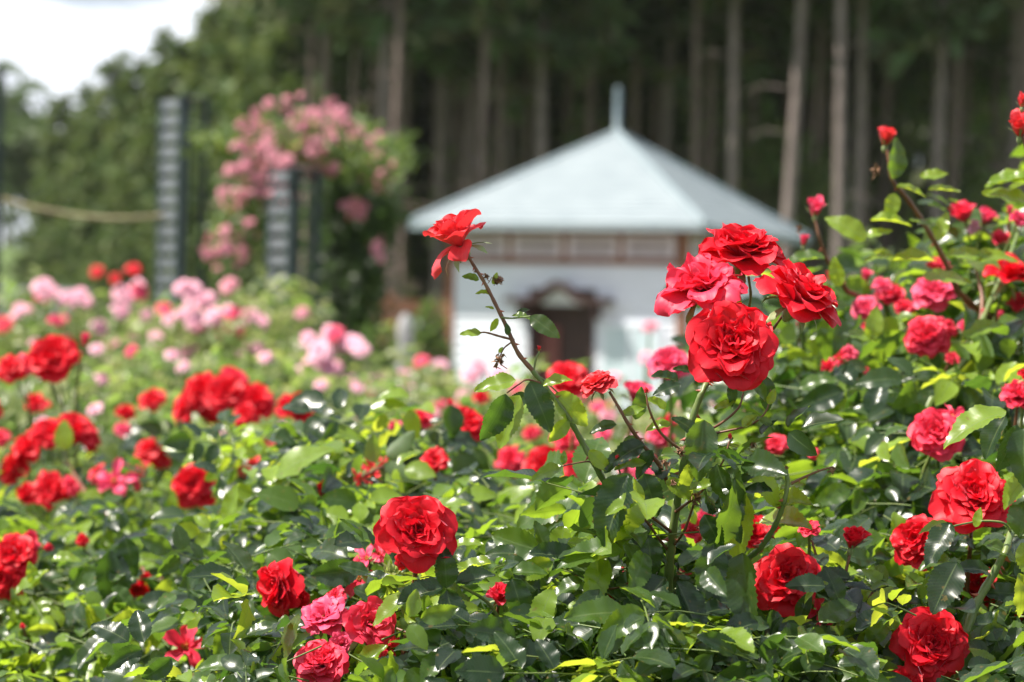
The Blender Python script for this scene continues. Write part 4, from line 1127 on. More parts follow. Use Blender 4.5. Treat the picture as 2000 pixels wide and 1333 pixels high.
# ---- B6 / B7: blurred red clusters at the left
b6 = near_bush(60, 4.0, 'blurred red rose bush with an arching cluster of red blooms at the left edge', 1, 220)
scatter(b6, [(-200, 3.3, 1020), (100, 3.3, 1010), (300, 3.3, 1020), (0, 3.7, 930), (250, 3.7, 940), (0, 4.2, 900), (250, 4.2, 905)], (-350, 330), (3.2, 4.4), 577, thick=.40, size=.031)
for x, y, s, dd, ax, c, k in [(98, 698, 105, 3.8, (-.1, .8, .5), 'red', 'double'), (20, 720, 62, 3.8, (-.3, .7, .6), 'red', 'double'), (52, 712, 48, 3.9, (.1, .8, .5), 'crimson', 'loose'),
        (165, 670, 34, 3.8, (.2, .3, .9), 'pink', 'bud'), (98, 845, 82, 3.7, (0, .5, .8), 'red', 'double'), (145, 838, 88, 3.75, (.3, .5, .8), 'red', 'double'), (58, 872, 82, 3.7, (-.5, .5, .6), 'red', 'double'), (28, 915, 78, 3.7, (-.6, .5, .3), 'red', 'double'), (176, 858, 50, 3.8, (.7, .4, .4), 'red', 'double'),
        (100, 958, 82, 3.5, (.2, .7, .5), 'red', 'loose'), (55, 965, 46, 3.5, (-.3, .7, .4), 'red', 'half'), (140, 950, 44, 3.5, (.5, .5, .5), 'crimson', 'loose'), (70, 785, 50, 4.2, (0, .6, .6), 'red', 'loose'), (0, 855, 40, 4.2, (0, .7, .5), 'crimson', 'double'), (-30, 800, 70, 3.9, (0, .6, .7), 'red', 'double'), (-60, 930, 80, 3.6, (-.2, .6, .7), 'red', 'double'),
        (298, 782, 58, 4.5, (0, .5, .8), 'red', 'double'), (245, 812, 44, 4.4, (.1, .6, .7), 'red', 'half'), (240, 838, 34, 4.2, (.1, .6, .4), 'pink', 'loose'), (292, 880, 62, 3.9, (-.3, .6, .7), 'red', 'double'), (315, 893, 48, 3.9, (.6, .5, .2), 'red', 'loose'),
        (222, 938, 84, 3.5, (-.1, .8, .4), 'pink', 'star'), (262, 932, 60, 3.6, (.6, .6, .4), 'crimson', 'star'), (190, 925, 46, 3.6, (-.6, .5, .5), 'crimson', 'loose')]:
    add_rose(b6, x, y, s, dd, ax, c, k)
cane(b6, [(130, 905, 3.7), (165, 960, 3.6), (215, 1020, 3.4), (270, 1090, 3.2), (330, 1150, 3.1)], .0035, .005, 'cane_red')
cane(b6, [(100, 750, 3.85), (118, 800, 3.85), (130, 900, 3.8), (150, 1000, 3.7)], .003, .005)
for x, y, dx, dy, sz, tt in [(165, 960, .3, -.2, 60, .9), (250, 985, .3, -.9, 90, .2), (205, 1080, -.1, -1, 120, .1), (268, 985, -.3, -1, 80, .35), (130, 880, -.2, 1, 60, .95), (330, 1040, .4, -1, 90, .7), (150, 1050, -.9, .2, 70, .9)]:
    hleaf(b6, x, y, 3.4, (dx, dy, .2), sz, (-.2, .8, .5), tt)
b6.finish()

b7 = near_bush(460, 4.0, 'blurred red rose bush carrying the dense crimson cluster left of centre', 1, 200)
scatter(b7, [(300, 3.4, 985), (600, 3.4, 985), (400, 3.8, 905), (600, 3.8, 890), (500, 4.2, 875)], (250, 680), (3.4, 4.4), 455, thick=.38, size=.031)
for x, y, s, dd, ax, c, k in [(368, 792, 78, 4.0, (-.6, .5, .5), 'red', 'double'), (398, 762, 82, 4.0, (-.2, .7, .6), 'red', 'double'), (440, 768, 84, 3.95, (0, .8, .4), 'red', 'double'), (455, 738, 62, 4.05, (.3, .5, .8), 'crimson', 'double'), (418, 800, 60, 4.0, (0, .9, .1), 'red', 'double'),
        (500, 782, 84, 3.95, (.1, .6, .7), 'red', 'double'), (480, 812, 56, 3.9, (-.3, .8, .2), 'red', 'loose'), (577, 806, 94, 3.9, (.2, .4, .9), 'red', 'half'), (380, 948, 88, 3.4, (.1, .9, .3), 'red', 'double'), (492, 905, 44, 3.7, (-.2, .6, .6), 'coral', 'loose'), (472, 918, 30, 3.7, (-.4, .6, -.2), 'coral', 'star'), (512, 912, 30, 3.7, (.5, .6, .4), 'coral', 'loose'), (620, 815, 26, 3.9, (.4, .6, .4), 'crimson', 'loose'), (530, 862, 36, 3.9, (.1, .7, .4), 'crimson', 'star')]:
    add_rose(b7, x, y, s, dd, ax, c, k, sq=(1, 1, 1.0))
for x, y, dx, dy, sz, tt in [(410, 900, 0, -1, 60, .1), (470, 850, .8, .3, 60, .95), (520, 860, .6, .5, 60, .9), (560, 870, -.5, .6, 60, .8), (340, 1000, .2, 1, 60, .95), (440, 985, .8, -.4, 70, .9)]:
    hleaf(b7, x, y, 3.5, (dx, dy, .2), sz, (-.2, .7, .6), tt)
b7.finish()

# ---- B9: blurred red roses seen through the centre gap
b9 = near_bush(1100, 3.8, 'blurred red rose bush seen through the gap behind the tall leaning stem', 1, 160)
scatter(b9, [(950, 3.1, 1130), (1400, 3.1, 1060), (950, 3.5, 1040), (1400, 3.5, 980), (950, 3.9, 970), (1200, 3.9, 960), (1400, 3.9, 930), (1100, 4.3, 900)], (880, 1480), (3.1, 4.4), 420, thick=.40, size=.033)
for x, y, s, dd, ax, c, k in [(1110, 738, 84, 3.3, (-.1, .6, .7), 'red', 'double'), (1305, 712, 88, 2.95, (-.1, .6, .7), 'pink', 'double'), (1240, 776, 54, 2.9, (.1, .5, .8), 'pink', 'cup'), (1072, 916, 96, 3.2, (.1, .8, .4), 'red', 'double'), (1120, 905, 56, 3.3, (.4, .7, .4), 'crimson', 'double'), (1000, 898, 66, 3.7, (-.1, .7, .6), 'crimson', 'double'),
        (1262, 912, 60, 3.0, (.1, .7, .4), 'pink', 'loose'), (1225, 905, 44, 3.4, (0, .7, .6), 'pink', 'double'), (1105, 858, 58, 3.4, (0, .6, .6), 'crimson', 'double'), (1290, 850, 60, 3.2, (.1, .7, .6), 'pink', 'double'), (1180, 845, 40, 3.9, (0, .7, .6), 'pink', 'low'), (1180, 960, 50, 3.0, (0, .7, .4), 'crimson', 'loose'), (1015, 968, 30, 3.0, (0, .6, .6), 'crimson', 'bud'), (1305, 828, 40, 3.3, (.1, .8, .3), 'crimson', 'double'), (940, 775, 34, 4.5, (0, .6, .6), 'red', 'double'), (1040, 845, 36, 4.1, (0, .6, .6), 'crimson', 'double')]:
    add_rose(b9, x, y, s, dd, ax, c, k)
b9.finish()

# ---- B8: middle bush
b8 = near_bush(760, 2.9, 'green leafy rose bush in the middle with one red rose half hidden by dark leaves', 1, 280)
scatter(b8, [(480, 2.4, 1120), (900, 2.4, 1120), (480, 2.65, 1000), (900, 2.65, 985), (540, 2.95, 900), (640, 2.95, 850), (760, 2.95, 850), (850, 2.95, 815), (940, 2.95, 930), (700, 3.2, 860), (1020, 2.9, 1060)], (440, 1040), (2.4, 3.25), 1085, thick=.30, size=.031)
for x, y, s, dd, ax, c, k in [(912, 828, 82, 2.95, (.2, .6, .6), 'red', 'double'), (850, 900, 60, 2.8, (0, .7, .5), 'red', 'loose'), (822, 820, 44, 3.2, (-.1, .7, .6), 'crimson', 'half'), (728, 918, 72, 2.75, (-.1, .6, .6), 'coral', 'star'), (748, 905, 46, 2.8, (.5, .5, .6), 'coral', 'star'), (702, 935, 40, 2.7, (-.4, .6, -.4), 'coral', 'star'), (630, 964, 40, 2.7, (0, .5, .8), 'red', 'bud'), (770, 830, 30, 3.2, (0, .6, .6), 'pink', 'loose'), (880, 790, 20, 3.2, (0, .4, .9), 'crimson', 'bud')]:
    add_rose(b8, x, y, s, dd, ax, c, k)
for x, y, dx, dy, sz, tt, nn in [(535, 935, .9, .8, 130, .85, (-.4, .5, .7)), (640, 850, 1, .15, 70, .8, (-.1, .6, .7)), (650, 860, -.1, -1, 80, .08, (.2, .9, .2)), (700, 860, .3, -1, 90, .1, (-.2, .8, .5)), (760, 850, .6, -.8, 80, .08, (.2, .8, .5)), (880, 790, .1, -1, 70, .08, (.4, .8, .2)), (800, 775, -.9, .2, 60, .95, (0, .5, .8)), (800, 800, .2, -.9, 60, .9, (-.3, .8, .4)),
        (720, 810, .8, .3, 80, .8, (0, .5, .8)), (860, 850, 1, -.2, 80, .1, (.1, .5, .8)), (820, 880, -.2, -1, 90, .1, (-.3, .8, .4)), (900, 880, .3, -1, 90, .3, (.2, .8, .4)), (650, 1010, .9, .5, 70, .9, (0, .5, .8)), (960, 1010, .5, .6, 100, .9, (-.3, .5, .7)), (600, 1000, -.3, -1, 80, .1, (.2, .9, .4)), (575, 975, -.2, -.9, 70, .2, (.2, .9, .4))]:
    hleaf(b8, x, y, 2.7 if y > 880 else 2.85, (dx, dy, .2), sz, nn, tt)
b8.finish()

# ---- B4: tall right bush, slightly out of focus
b4 = near_bush(1800, 3.0, 'tall right rose bush with pinkish buds and blooms rising above the eaves of the pavilion', 0, 300)
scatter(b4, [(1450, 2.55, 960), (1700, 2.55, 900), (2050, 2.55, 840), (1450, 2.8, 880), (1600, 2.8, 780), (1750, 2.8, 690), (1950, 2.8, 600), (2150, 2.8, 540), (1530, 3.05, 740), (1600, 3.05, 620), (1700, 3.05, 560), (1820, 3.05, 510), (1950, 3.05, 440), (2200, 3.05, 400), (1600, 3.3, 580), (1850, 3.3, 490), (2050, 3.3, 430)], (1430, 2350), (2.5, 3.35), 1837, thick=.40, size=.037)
for x, y, s, dd, ax, c, k in [(1826, 570, 96, 2.9, (-.2, .6, .7), 'pink', 'double'), (1968, 538, 92, 2.8, (.2, .3, .8), 'red', 'half'), (1812, 658, 92, 2.75, (-.2, .8, .5), 'crimson', 'double'), (1850, 640, 50, 2.85, (.5, .6, .5), 'crimson', 'loose'), (1690, 602, 56, 2.95, (-.2, .7, .5), 'pink', 'double'), (1738, 575, 66, 3.0, (.1, .5, .8), 'crimson', 'double'), (1722, 556, 44, 3.0, (-.2, .4, .8), 'pink', 'loose'),
        (1592, 414, 42, 2.9, (0, .35, .9), 'pink', 'cup'), (1570, 476, 32, 2.95, (0, .3, .95), 'pink', 'bud'), (1730, 276, 46, 2.75, (.1, .3, .95), 'coral', 'cup'), (1884, 426, 48, 3.0, (-.3, .4, .8), 'crimson', 'cup'), (1925, 432, 42, 3.0, (.2, .5, .8), 'pink', 'cup'), (1912, 446, 30, 3.0, (-.7, .4, .2), 'pale', 'cup'), (1992, 428, 44, 2.9, (.3, .5, .7), 'pink', 'double'), (1972, 416, 24, 3.0, (0, .3, .9), 'pink', 'bud'), (1638, 700, 52, 2.8, (-.5, .7, .2), 'crimson', 'star'), (1516, 868, 48, 2.7, (-.1, .7, .6), 'crimson', 'double'), (1832, 516, 50, 3.0, (.1, .5, .8), 'crimson', 'loose'), (1690, 548, 34, 3.05, (0, .3, .9), 'pink', 'bud'),
        (1925, 618, 28, 2.8, (-.2, .3, .9), 'pink', 'bud'), (1952, 622, 28, 2.8, (.3, .3, .9), 'pink', 'bud'), (1588, 885, 28, 2.7, (0, .7, .5), 'crimson', 'loose'), (1775, 868, 26, 2.7, (.2, .7, .3), 'crimson', 'bud'), (1562, 640, 26, 3.1, (0, .5, .8), 'pink', 'bud'), (1620, 545, 24, 3.1, (0, .5, .8), 'crimson', 'bud'), (2060, 500, 80, 2.9, (0, .6, .7), 'crimson', 'double'), (1955, 470, 44, 3.0, (0, .5, .8), 'crimson', 'half'), (1700, 640, 40, 2.9, (0, .6, .7), 'crimson', 'loose'), (1765, 600, 44, 2.95, (0, .6, .7), 'crimson', 'double'), (1660, 690, 34, 2.8, (0, .7, .5), 'pink', 'loose'), (1990, 590, 50, 2.85, (0, .6, .7), 'crimson', 'double'), (1615, 720, 30, 2.8, (0, .7, .5), 'crimson', 'cup'), (1690, 730, 28, 2.8, (0, .7, .5), 'pink', 'bud'), (1890, 640, 40, 2.85, (.3, .6, .6), 'pink', 'double'), (1860, 700, 36, 2.8, (.3, .6, .6), 'crimson', 'loose'), (2110, 640, 90, 2.8, (-.2, .7, .5), 'red', 'double')]:
    add_rose(b4, x, y, s, dd, ax, c, k, label=('small coral rose opening at the tip of the tallest right shoot' if (x, y) == (1730, 276) else None), stem=False if (x, y) in ((1730, 276), (1592, 414)) else None)
cane(b4, [(1733, 292, 2.75), (1742, 350, 2.75), (1765, 380, 2.76), (1800, 430, 2.78), (1840, 500, 2.8), (1870, 570, 2.82)], .0018, .0036, 'cane_red', thorns=4)
cane(b4, [(1592, 430, 2.9), (1602, 470, 2.9), (1622, 520, 2.92), (1655, 570, 2.95)], .0014, .003, 'cane_red', thorns=2)
cane(b4, [(1990, 450, 2.9), (1965, 520, 2.85), (1930, 600, 2.8), (1890, 700, 2.75)], .002, .004, 'cane')
cane(b4, [(1480, 790, 2.8), (1450, 815, 2.8), (1500, 900, 2.8)], .001, .003, 'cane_red')
cane(b4, [(1905, 520, 2.85), (1918, 580, 2.83), (1915, 640, 2.8)], .0016, .003, 'cane_red', to_ground=False)
for x, y, dx, dy, sz, tt, nn in [(1742, 350, .15, 1, 82, .45, (.5, .8, .1)), (1796, 346, 1, .15, 56, .97, (-.1, .7, .6)), (1748, 378, -.25, -1, 52, .97, (.1, .9, .3)), (1812, 372, 1, .05, 62, .9, (0, .3, .9)), (1750, 366, 1, -.1, 60, .85, (0, .3, .9)), (1700, 432, 1, .12, 80, .85, (0, .3, .9)), (1775, 430, 1, -.2, 60, .6, (0, .3, .9)),
        (1690, 470, -.85, .65, 90, .97, (-.1, .8, .5)), (1690, 462, .9, .35, 55, .95, (0, .6, .8)), (1610, 505, -1, 0, 80, .6, (0, .4, .9)), (1640, 560, -.2, .9, 60, .8, (-.3, .7, .5)), (1930, 360, 1, .2, 90, .9, (0, .5, .8)), (1918, 380, 1, -.1, 110, .9, (0, .5, .8)), (2010, 345, -.9, -.1, 90, .85, (0, .4, .9)),
        (1830, 470, .3, 1, 60, .95, (-.3, .8, .4)), (1850, 500, 1, .2, 80, .9, (0, .6, .8)), (1740, 512, 1, .1, 90, .85, (0, .4, .9)), (1800, 540, 1, .05, 100, .8, (0, .5, .8)), (1900, 510, 1, .35, 90, .85, (0, .5, .8)), (1640, 655, 1, .1, 80, .9, (0, .4, .8)), (1700, 665, .2, 1, 70, .9, (.1, .8, .4)),
        (1745, 500, -1, -.1, 60, .9, (0, .4, .9)), (1880, 660, .9, .6, 90, .8, (-.4, .6, .6)), (1640, 620, -.2, -1, 80, .4, (.2, .9, .4)), (1600, 640, .4, -1, 70, .3, (.2, .9, .4)), (1690, 790, 1, 0, 95, .3, (0, .7, .8)), (1770, 905, -1, .05, 125, .3, (0, .7, .8)), (1780, 920, .9, .3, 90, .3, (0, .7, .8)), (1760, 945, -.4, -.6, 90, .3, (0, .8, .7)), (1740, 900, .8, .5, 80, .3, (-.1, .7, .8)),
        (1980, 700, -.9, .6, 90, .2, (.1, .7, .8)), (1830, 740, -.9, .2, 80, .4, (0, .7, .8)), (1560, 760, .9, .3, 80, .5, (0, .7, .8))]:
    hleaf(b4, x, y, 2.72, (dx, dy, .15), sz, nn, tt)
withered(b4, 1712, 330, 2.75, 40, 1); withered(b4, 1560, 445, 2.9, 30, 2)
b4.finish()

# ---- B5: lower left, out of focus
b5 = near_bush(180, 2.9, 'lower left rose bush of glinting leaves with a star shaped crimson rose', 0, 300)
scatter(b5, [(-200, 2.45, 1330), (450, 2.45, 1320), (-200, 2.7, 1200), (450, 2.7, 1180), (-200, 2.95, 1080), (450, 2.95, 1060), (100, 3.15, 1040), (400, 3.15, 1030)], (-420, 560), (2.45, 3.2), 1400, thick=.32, size=.031)
for x, y, s, dd, ax, c, k, lab in [(30, 1085, 90, 2.8, (-.2, .8, .4), 'red', 'double', None), (10, 1130, 84, 2.8, (-.4, .8, -.1), 'red', 'double', None), (55, 1062, 46, 2.85, (.5, .6, .5), 'crimson', 'half', None), (88, 1070, 30, 2.85, (.7, .6, .1), 'crimson', 'bud', None),
        (363, 1262, 104, 2.5, (0, .8, .5), 'crimson', 'star', 'star shaped crimson rose with five narrow petals at the lower left'), (268, 1150, 46, 2.8, (.2, .8, -.4), 'red', 'loose', None), (285, 1130, 24, 2.8, (.2, .8, -.4), 'red', 'loose', None), (160, 1055, 26, 2.9, (0, .8, .3), 'red', 'loose', None), (45, 1225, 20, 2.6, (0, .8, .3), 'crimson', 'bud', None), (-80, 1180, 90, 2.7, (0, .6, .7), 'red', 'double', None)]:
    add_rose(b5, x, y, s, dd, ax, c, k, label=lab)
for x, y, dx, dy, sz, tt, nn in [(215, 1075, .1, -1, 130, .08, (.3, .9, .2)), (245, 1050, .3, -1, 80, .05, (-.3, .8, .4)), (70, 1145, -.3, 1, 50, .95, (.2, .9, .3)), (100, 1095, 1, .2, 60, .95, (0, .5, .8)), (30, 1160, .7, .6, 80, .85, (-.3, .5, .7)), (185, 1160, .1, -1, 100, .95, (.5, .9, .2)), (300, 1180, .2, -1, 90, .9, (.5, .8, .3)), (330, 1130, -.2, -1, 90, .9, (.4, .8, .3)),
        (160, 1290, .9, .2, 70, .4, (0, .6, .8)), (60, 1270, .8, .4, 80, .1, (0, .6, .8)), (250, 1300, .9, .2, 90, .3, (-.1, .6, .8)), (420, 1110, .1, -1, 130, .1, (.3, .9, .1)), (470, 1200, -.2, -1, 90, .1, (0, .8, .6)), (380, 1080, .4, -1, 80, .1, (.1, .8, .6)), (440, 1020, .3, 1, 80, .9, (-.4, .7, .5))]:
    hleaf(b5, x, y, 2.62, (dx, dy, .15), sz, nn, tt)
b5.finish()

# ---- B3: right front, in focus
b3 = near_bush(1880, 2.3, 'right foreground rose bush in focus with a thick thorny green cane', 0, 300)
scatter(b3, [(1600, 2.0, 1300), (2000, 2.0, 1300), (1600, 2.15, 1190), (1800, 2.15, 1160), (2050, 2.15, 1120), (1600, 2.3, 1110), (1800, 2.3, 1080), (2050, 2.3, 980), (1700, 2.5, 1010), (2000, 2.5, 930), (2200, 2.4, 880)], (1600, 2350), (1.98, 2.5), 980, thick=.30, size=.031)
for x, y, s, dd, ax, c, k, lab, sp in [
        (1820, 1258, 152, 2.06, (.05, .9, .35), 'red', 'double', 'large round red rose at the lower right corner', True),
        (1902, 968, 152, 2.22, (-.1, .8, .55), 'red', 'double', 'large red rose behind drooping leaves at the right edge', True),
        (1790, 1056, 104, 2.25, (-.5, .75, .3), 'red', 'double', 'red rose half covered by a drooping leaf at the right', True),
        (1828, 846, 104, 2.45, (-.2, .8, .4), 'crimson', 'double', 'pinkish rose tucked under an arched leaf', False),
        (1860, 812, 60, 2.46, (.3, .6, .6), 'crimson', 'star', None, False),
        (1990, 772, 76, 2.45, (0, .5, .8), 'crimson', 'double', None, False),
        (2005, 735, 40, 2.45, (0, .5, .8), 'red', 'half', None, False),
        (1664, 1062, 54, 2.15, (.15, .35, .9), 'red', 'cup', 'small red rosebud opening with pale sepals', True),
        (1580, 1032, 46, 2.2, (-.1, .4, .9), 'crimson', 'loose', None, False),
        (1912, 1140, 76, 2.3, (0, .9, .1), 'red', 'loose', None, False), (1935, 1170, 50, 2.3, (.2, .9, -.2), 'red', 'star', None, False),
        (1990, 1210, 32, 2.2, (0, .6, .6), 'crimson', 'bud', None, False), (1768, 1335, 90, 2.05, (0, .5, .8), 'red', 'double', None, False), (2110, 1100, 130, 2.2, (0, .7, .6), 'red', 'double', None, False),
        (1614, 1300, 44, 2.25, (0, .9, .1), 'red', 'loose', None, False), (1600, 1198, 64, 2.2, (.3, .8, -.2), 'crimson', 'star', None, False), (1590, 1180, 40, 2.22, (0, .8, .2), 'crimson', 'star', None, False)]:
    add_rose(b3, x, y, s, dd, ax, c, k, split=sp, label=lab)
cane(b3, [(1975, 1040, 2.12), (1962, 1080, 2.1), (1935, 1130, 2.1), (1905, 1185, 2.09), (1885, 1240, 2.08), (1868, 1300, 2.08), (1855, 1350, 2.08)], .0030, .0046, 'cane', thorns=11)
cane(b3, [(1975, 1040, 2.12), (1960, 1022, 2.1), (1920, 1018, 2.1), (1880, 1024, 2.09), (1855, 1030, 2.08)], .0011, .0007, 'cane', to_ground=False)
cane(b3, [(1660, 1085, 2.15), (1648, 1130, 2.15), (1632, 1155, 2.15), (1620, 1200, 2.16)], .0010, .0022, 'cane_red', thorns=2)
cane(b3, [(1585, 1055, 2.2), (1600, 1100, 2.2), (1622, 1120, 2.2)], .001, .002, 'cane_red', to_ground=False)
add_rose(b3, 1992, 256, 56, 2.4, (-.1, .4, .9), 'coral', 'cup', split=True, label='coral rosebud touching the right edge high up', stem=False)
add_rose(b3, 1996, 204, 34, 2.4, (0, .2, .98), 'coral', 'bud', stem=False)
cane(b3, [(1996, 225, 2.4), (2003, 290, 2.4), (2030, 350, 2.4), (2075, 450, 2.4), (2110, 600, 2.4), (2120, 760, 2.38)], .0012, .004, 'cane_red', thorns=3)
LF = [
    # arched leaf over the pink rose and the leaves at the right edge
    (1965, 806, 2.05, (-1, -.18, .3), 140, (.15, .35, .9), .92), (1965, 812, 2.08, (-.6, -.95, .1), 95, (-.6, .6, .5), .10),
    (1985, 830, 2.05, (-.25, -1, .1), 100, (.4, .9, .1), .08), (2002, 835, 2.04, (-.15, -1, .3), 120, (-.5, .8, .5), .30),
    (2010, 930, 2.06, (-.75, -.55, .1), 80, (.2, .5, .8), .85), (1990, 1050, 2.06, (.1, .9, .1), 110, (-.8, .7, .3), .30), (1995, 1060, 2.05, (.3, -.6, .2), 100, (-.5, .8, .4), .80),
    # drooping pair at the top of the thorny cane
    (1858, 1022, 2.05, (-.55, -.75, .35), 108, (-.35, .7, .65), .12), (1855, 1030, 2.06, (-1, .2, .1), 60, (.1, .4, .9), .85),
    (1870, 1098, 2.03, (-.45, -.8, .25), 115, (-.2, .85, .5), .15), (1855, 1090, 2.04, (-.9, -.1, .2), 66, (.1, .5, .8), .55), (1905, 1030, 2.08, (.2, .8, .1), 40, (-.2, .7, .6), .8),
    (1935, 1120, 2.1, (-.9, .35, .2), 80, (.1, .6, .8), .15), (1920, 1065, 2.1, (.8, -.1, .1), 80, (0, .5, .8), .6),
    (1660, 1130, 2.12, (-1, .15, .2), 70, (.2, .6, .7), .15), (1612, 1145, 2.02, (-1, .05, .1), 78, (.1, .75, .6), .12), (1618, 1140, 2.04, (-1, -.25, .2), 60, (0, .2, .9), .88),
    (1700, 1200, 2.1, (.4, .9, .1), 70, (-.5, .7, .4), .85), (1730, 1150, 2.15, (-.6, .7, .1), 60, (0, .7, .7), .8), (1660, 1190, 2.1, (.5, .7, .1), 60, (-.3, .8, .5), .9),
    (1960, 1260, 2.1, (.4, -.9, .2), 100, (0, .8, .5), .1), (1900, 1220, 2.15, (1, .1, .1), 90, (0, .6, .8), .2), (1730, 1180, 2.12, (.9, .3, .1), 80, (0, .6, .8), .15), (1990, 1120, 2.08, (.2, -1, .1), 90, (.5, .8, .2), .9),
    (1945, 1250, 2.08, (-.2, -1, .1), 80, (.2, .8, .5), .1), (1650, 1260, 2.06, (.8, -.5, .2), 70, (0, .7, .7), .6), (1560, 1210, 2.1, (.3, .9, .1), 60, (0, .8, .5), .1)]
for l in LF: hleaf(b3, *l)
for x, y, s, sd in [(1732, 1168, 44, 3), (1712, 1188, 40, 4), (1700, 1160, 34, 5), (1748, 1170, 24, 6), (1745, 1165, 20, 7)]: withered(b3, x, y, 2.12, s * 1.3, sd)
b3.finish()

# ---- B2: lower front left of centre, in focus
b2 = near_bush(740, 2.35, 'foreground rose bush with one large red rose above a trio of pink crimson roses', 0, 300)
scatter(b2, [(420, 2.0, 1310), (750, 1.95, 1300), (1050, 1.95, 1290), (420, 2.15, 1240), (750, 2.1, 1190), (1050, 2.1, 1200), (450, 2.3, 1150), (750, 2.3, 1110), (1050, 2.3, 1110), (600, 2.45, 1100), (1000, 2.45, 1080)], (400, 1130), (1.93, 2.45), 1085, thick=.28, size=.031)
for x, y, s, dd, ax, c, k, lab, sp, sq in [
        (815, 1036, 148, 2.04, (.05, .95, .25), 'red', 'double', 'large deep red rose facing the camera, low left of centre', True, (1, 1, 1)),
        (546, 1144, 118, 2.3, (-.75, .60, -.05), 'red', 'double', 'dark red rose turned away to the left', True, (1, 1, 1)),
        (634, 1205, 106, 2.14, (-.15, .6, .75), 'pink', 'loose', 'pink crimson rose at the top left of the lower trio', True, (1, 1, 1)),
        (722, 1218, 116, 2.08, (.35, .75, .4), 'crimson', 'loose', 'crimson rose with pointed petals at the right of the lower trio', True, (1, 1, 1)),
        (628, 1295, 112, 2.08, (-.1, .65, .7), 'crimson', 'double', 'crimson rose at the bottom of the lower trio', True, (1, 1, 1)),
        (715, 1090, 66, 2.3, (-.2, .6, .7), 'pink', 'star', None, False, (1, 1, 1)), (700, 1130, 84, 2.28, (-.2, .7, .3), 'crimson', 'star', None, False, (1, 1, 1)), (742, 1080, 50, 2.3, (.4, .5, .8), 'crimson', 'star', None, False, (1, 1, 1)),
        (976, 1166, 62, 2.12, (.1, .5, .7), 'crimson', 'half', 'small pinkish rose opening between dark leaves at the lower centre', True, (.85, .85, 1.1)), (1065, 1250, 30, 2.2, (0, .8, .3), 'crimson', 'loose', None, False, (1, 1, 1)), (860, 1262, 22, 2.2, (0, .8, .3), 'crimson', 'bud', None, False, (1, 1, 1)), (905, 1115, 24, 2.3, (0, .8, .3), 'crimson', 'loose', None, False, (1, 1, 1)), (590, 1170, 40, 2.3, (-.4, .7, .2), 'red', 'loose', None, False, (1, 1, 1)), (668, 1260, 60, 2.12, (.2, .8, .3), 'pink', 'loose', None, False, (1, 1, 1)), (760, 1265, 56, 2.1, (.5, .7, .1), 'crimson', 'star', None, False, (1, 1, 1)), (655, 1165, 44, 2.2, (-.2, .6, .7), 'crimson', 'loose', None, False, (1, 1, 1)), (790, 1095, 40, 2.1, (.0, .8, -.3), 'red', 'loose', None, False, (1, 1, 1)), (1130, 1130, 26, 2.3, (0, .8, .3), 'pink', 'cup', None, False, (1, 1, 1)), (30, 1500, 10, 2.3, (0, .8, .3), 'crimson', 'bud', None, False, (1, 1, 1))][:-1]:
    add_rose(b2, x, y, s, dd, ax, c, k, split=sp, label=lab, sq=sq)
cane(b2, [(775, 1228, 2.08), (810, 1245, 2.07), (838, 1290, 2.06), (850, 1340, 2.06)], .0011, .0018, 'cane_red', thorns=3)
cane(b2, [(870, 1070, 2.1), (880, 1110, 2.1), (876, 1140, 2.08), (850, 1145, 2.08)], .001, .001, 'cane_red', to_ground=False)
cane(b2, [(900, 1145, 2.1), (950, 1175, 2.1), (975, 1215, 2.1), (985, 1270, 2.1)], .0012, .002, 'cane', thorns=1)
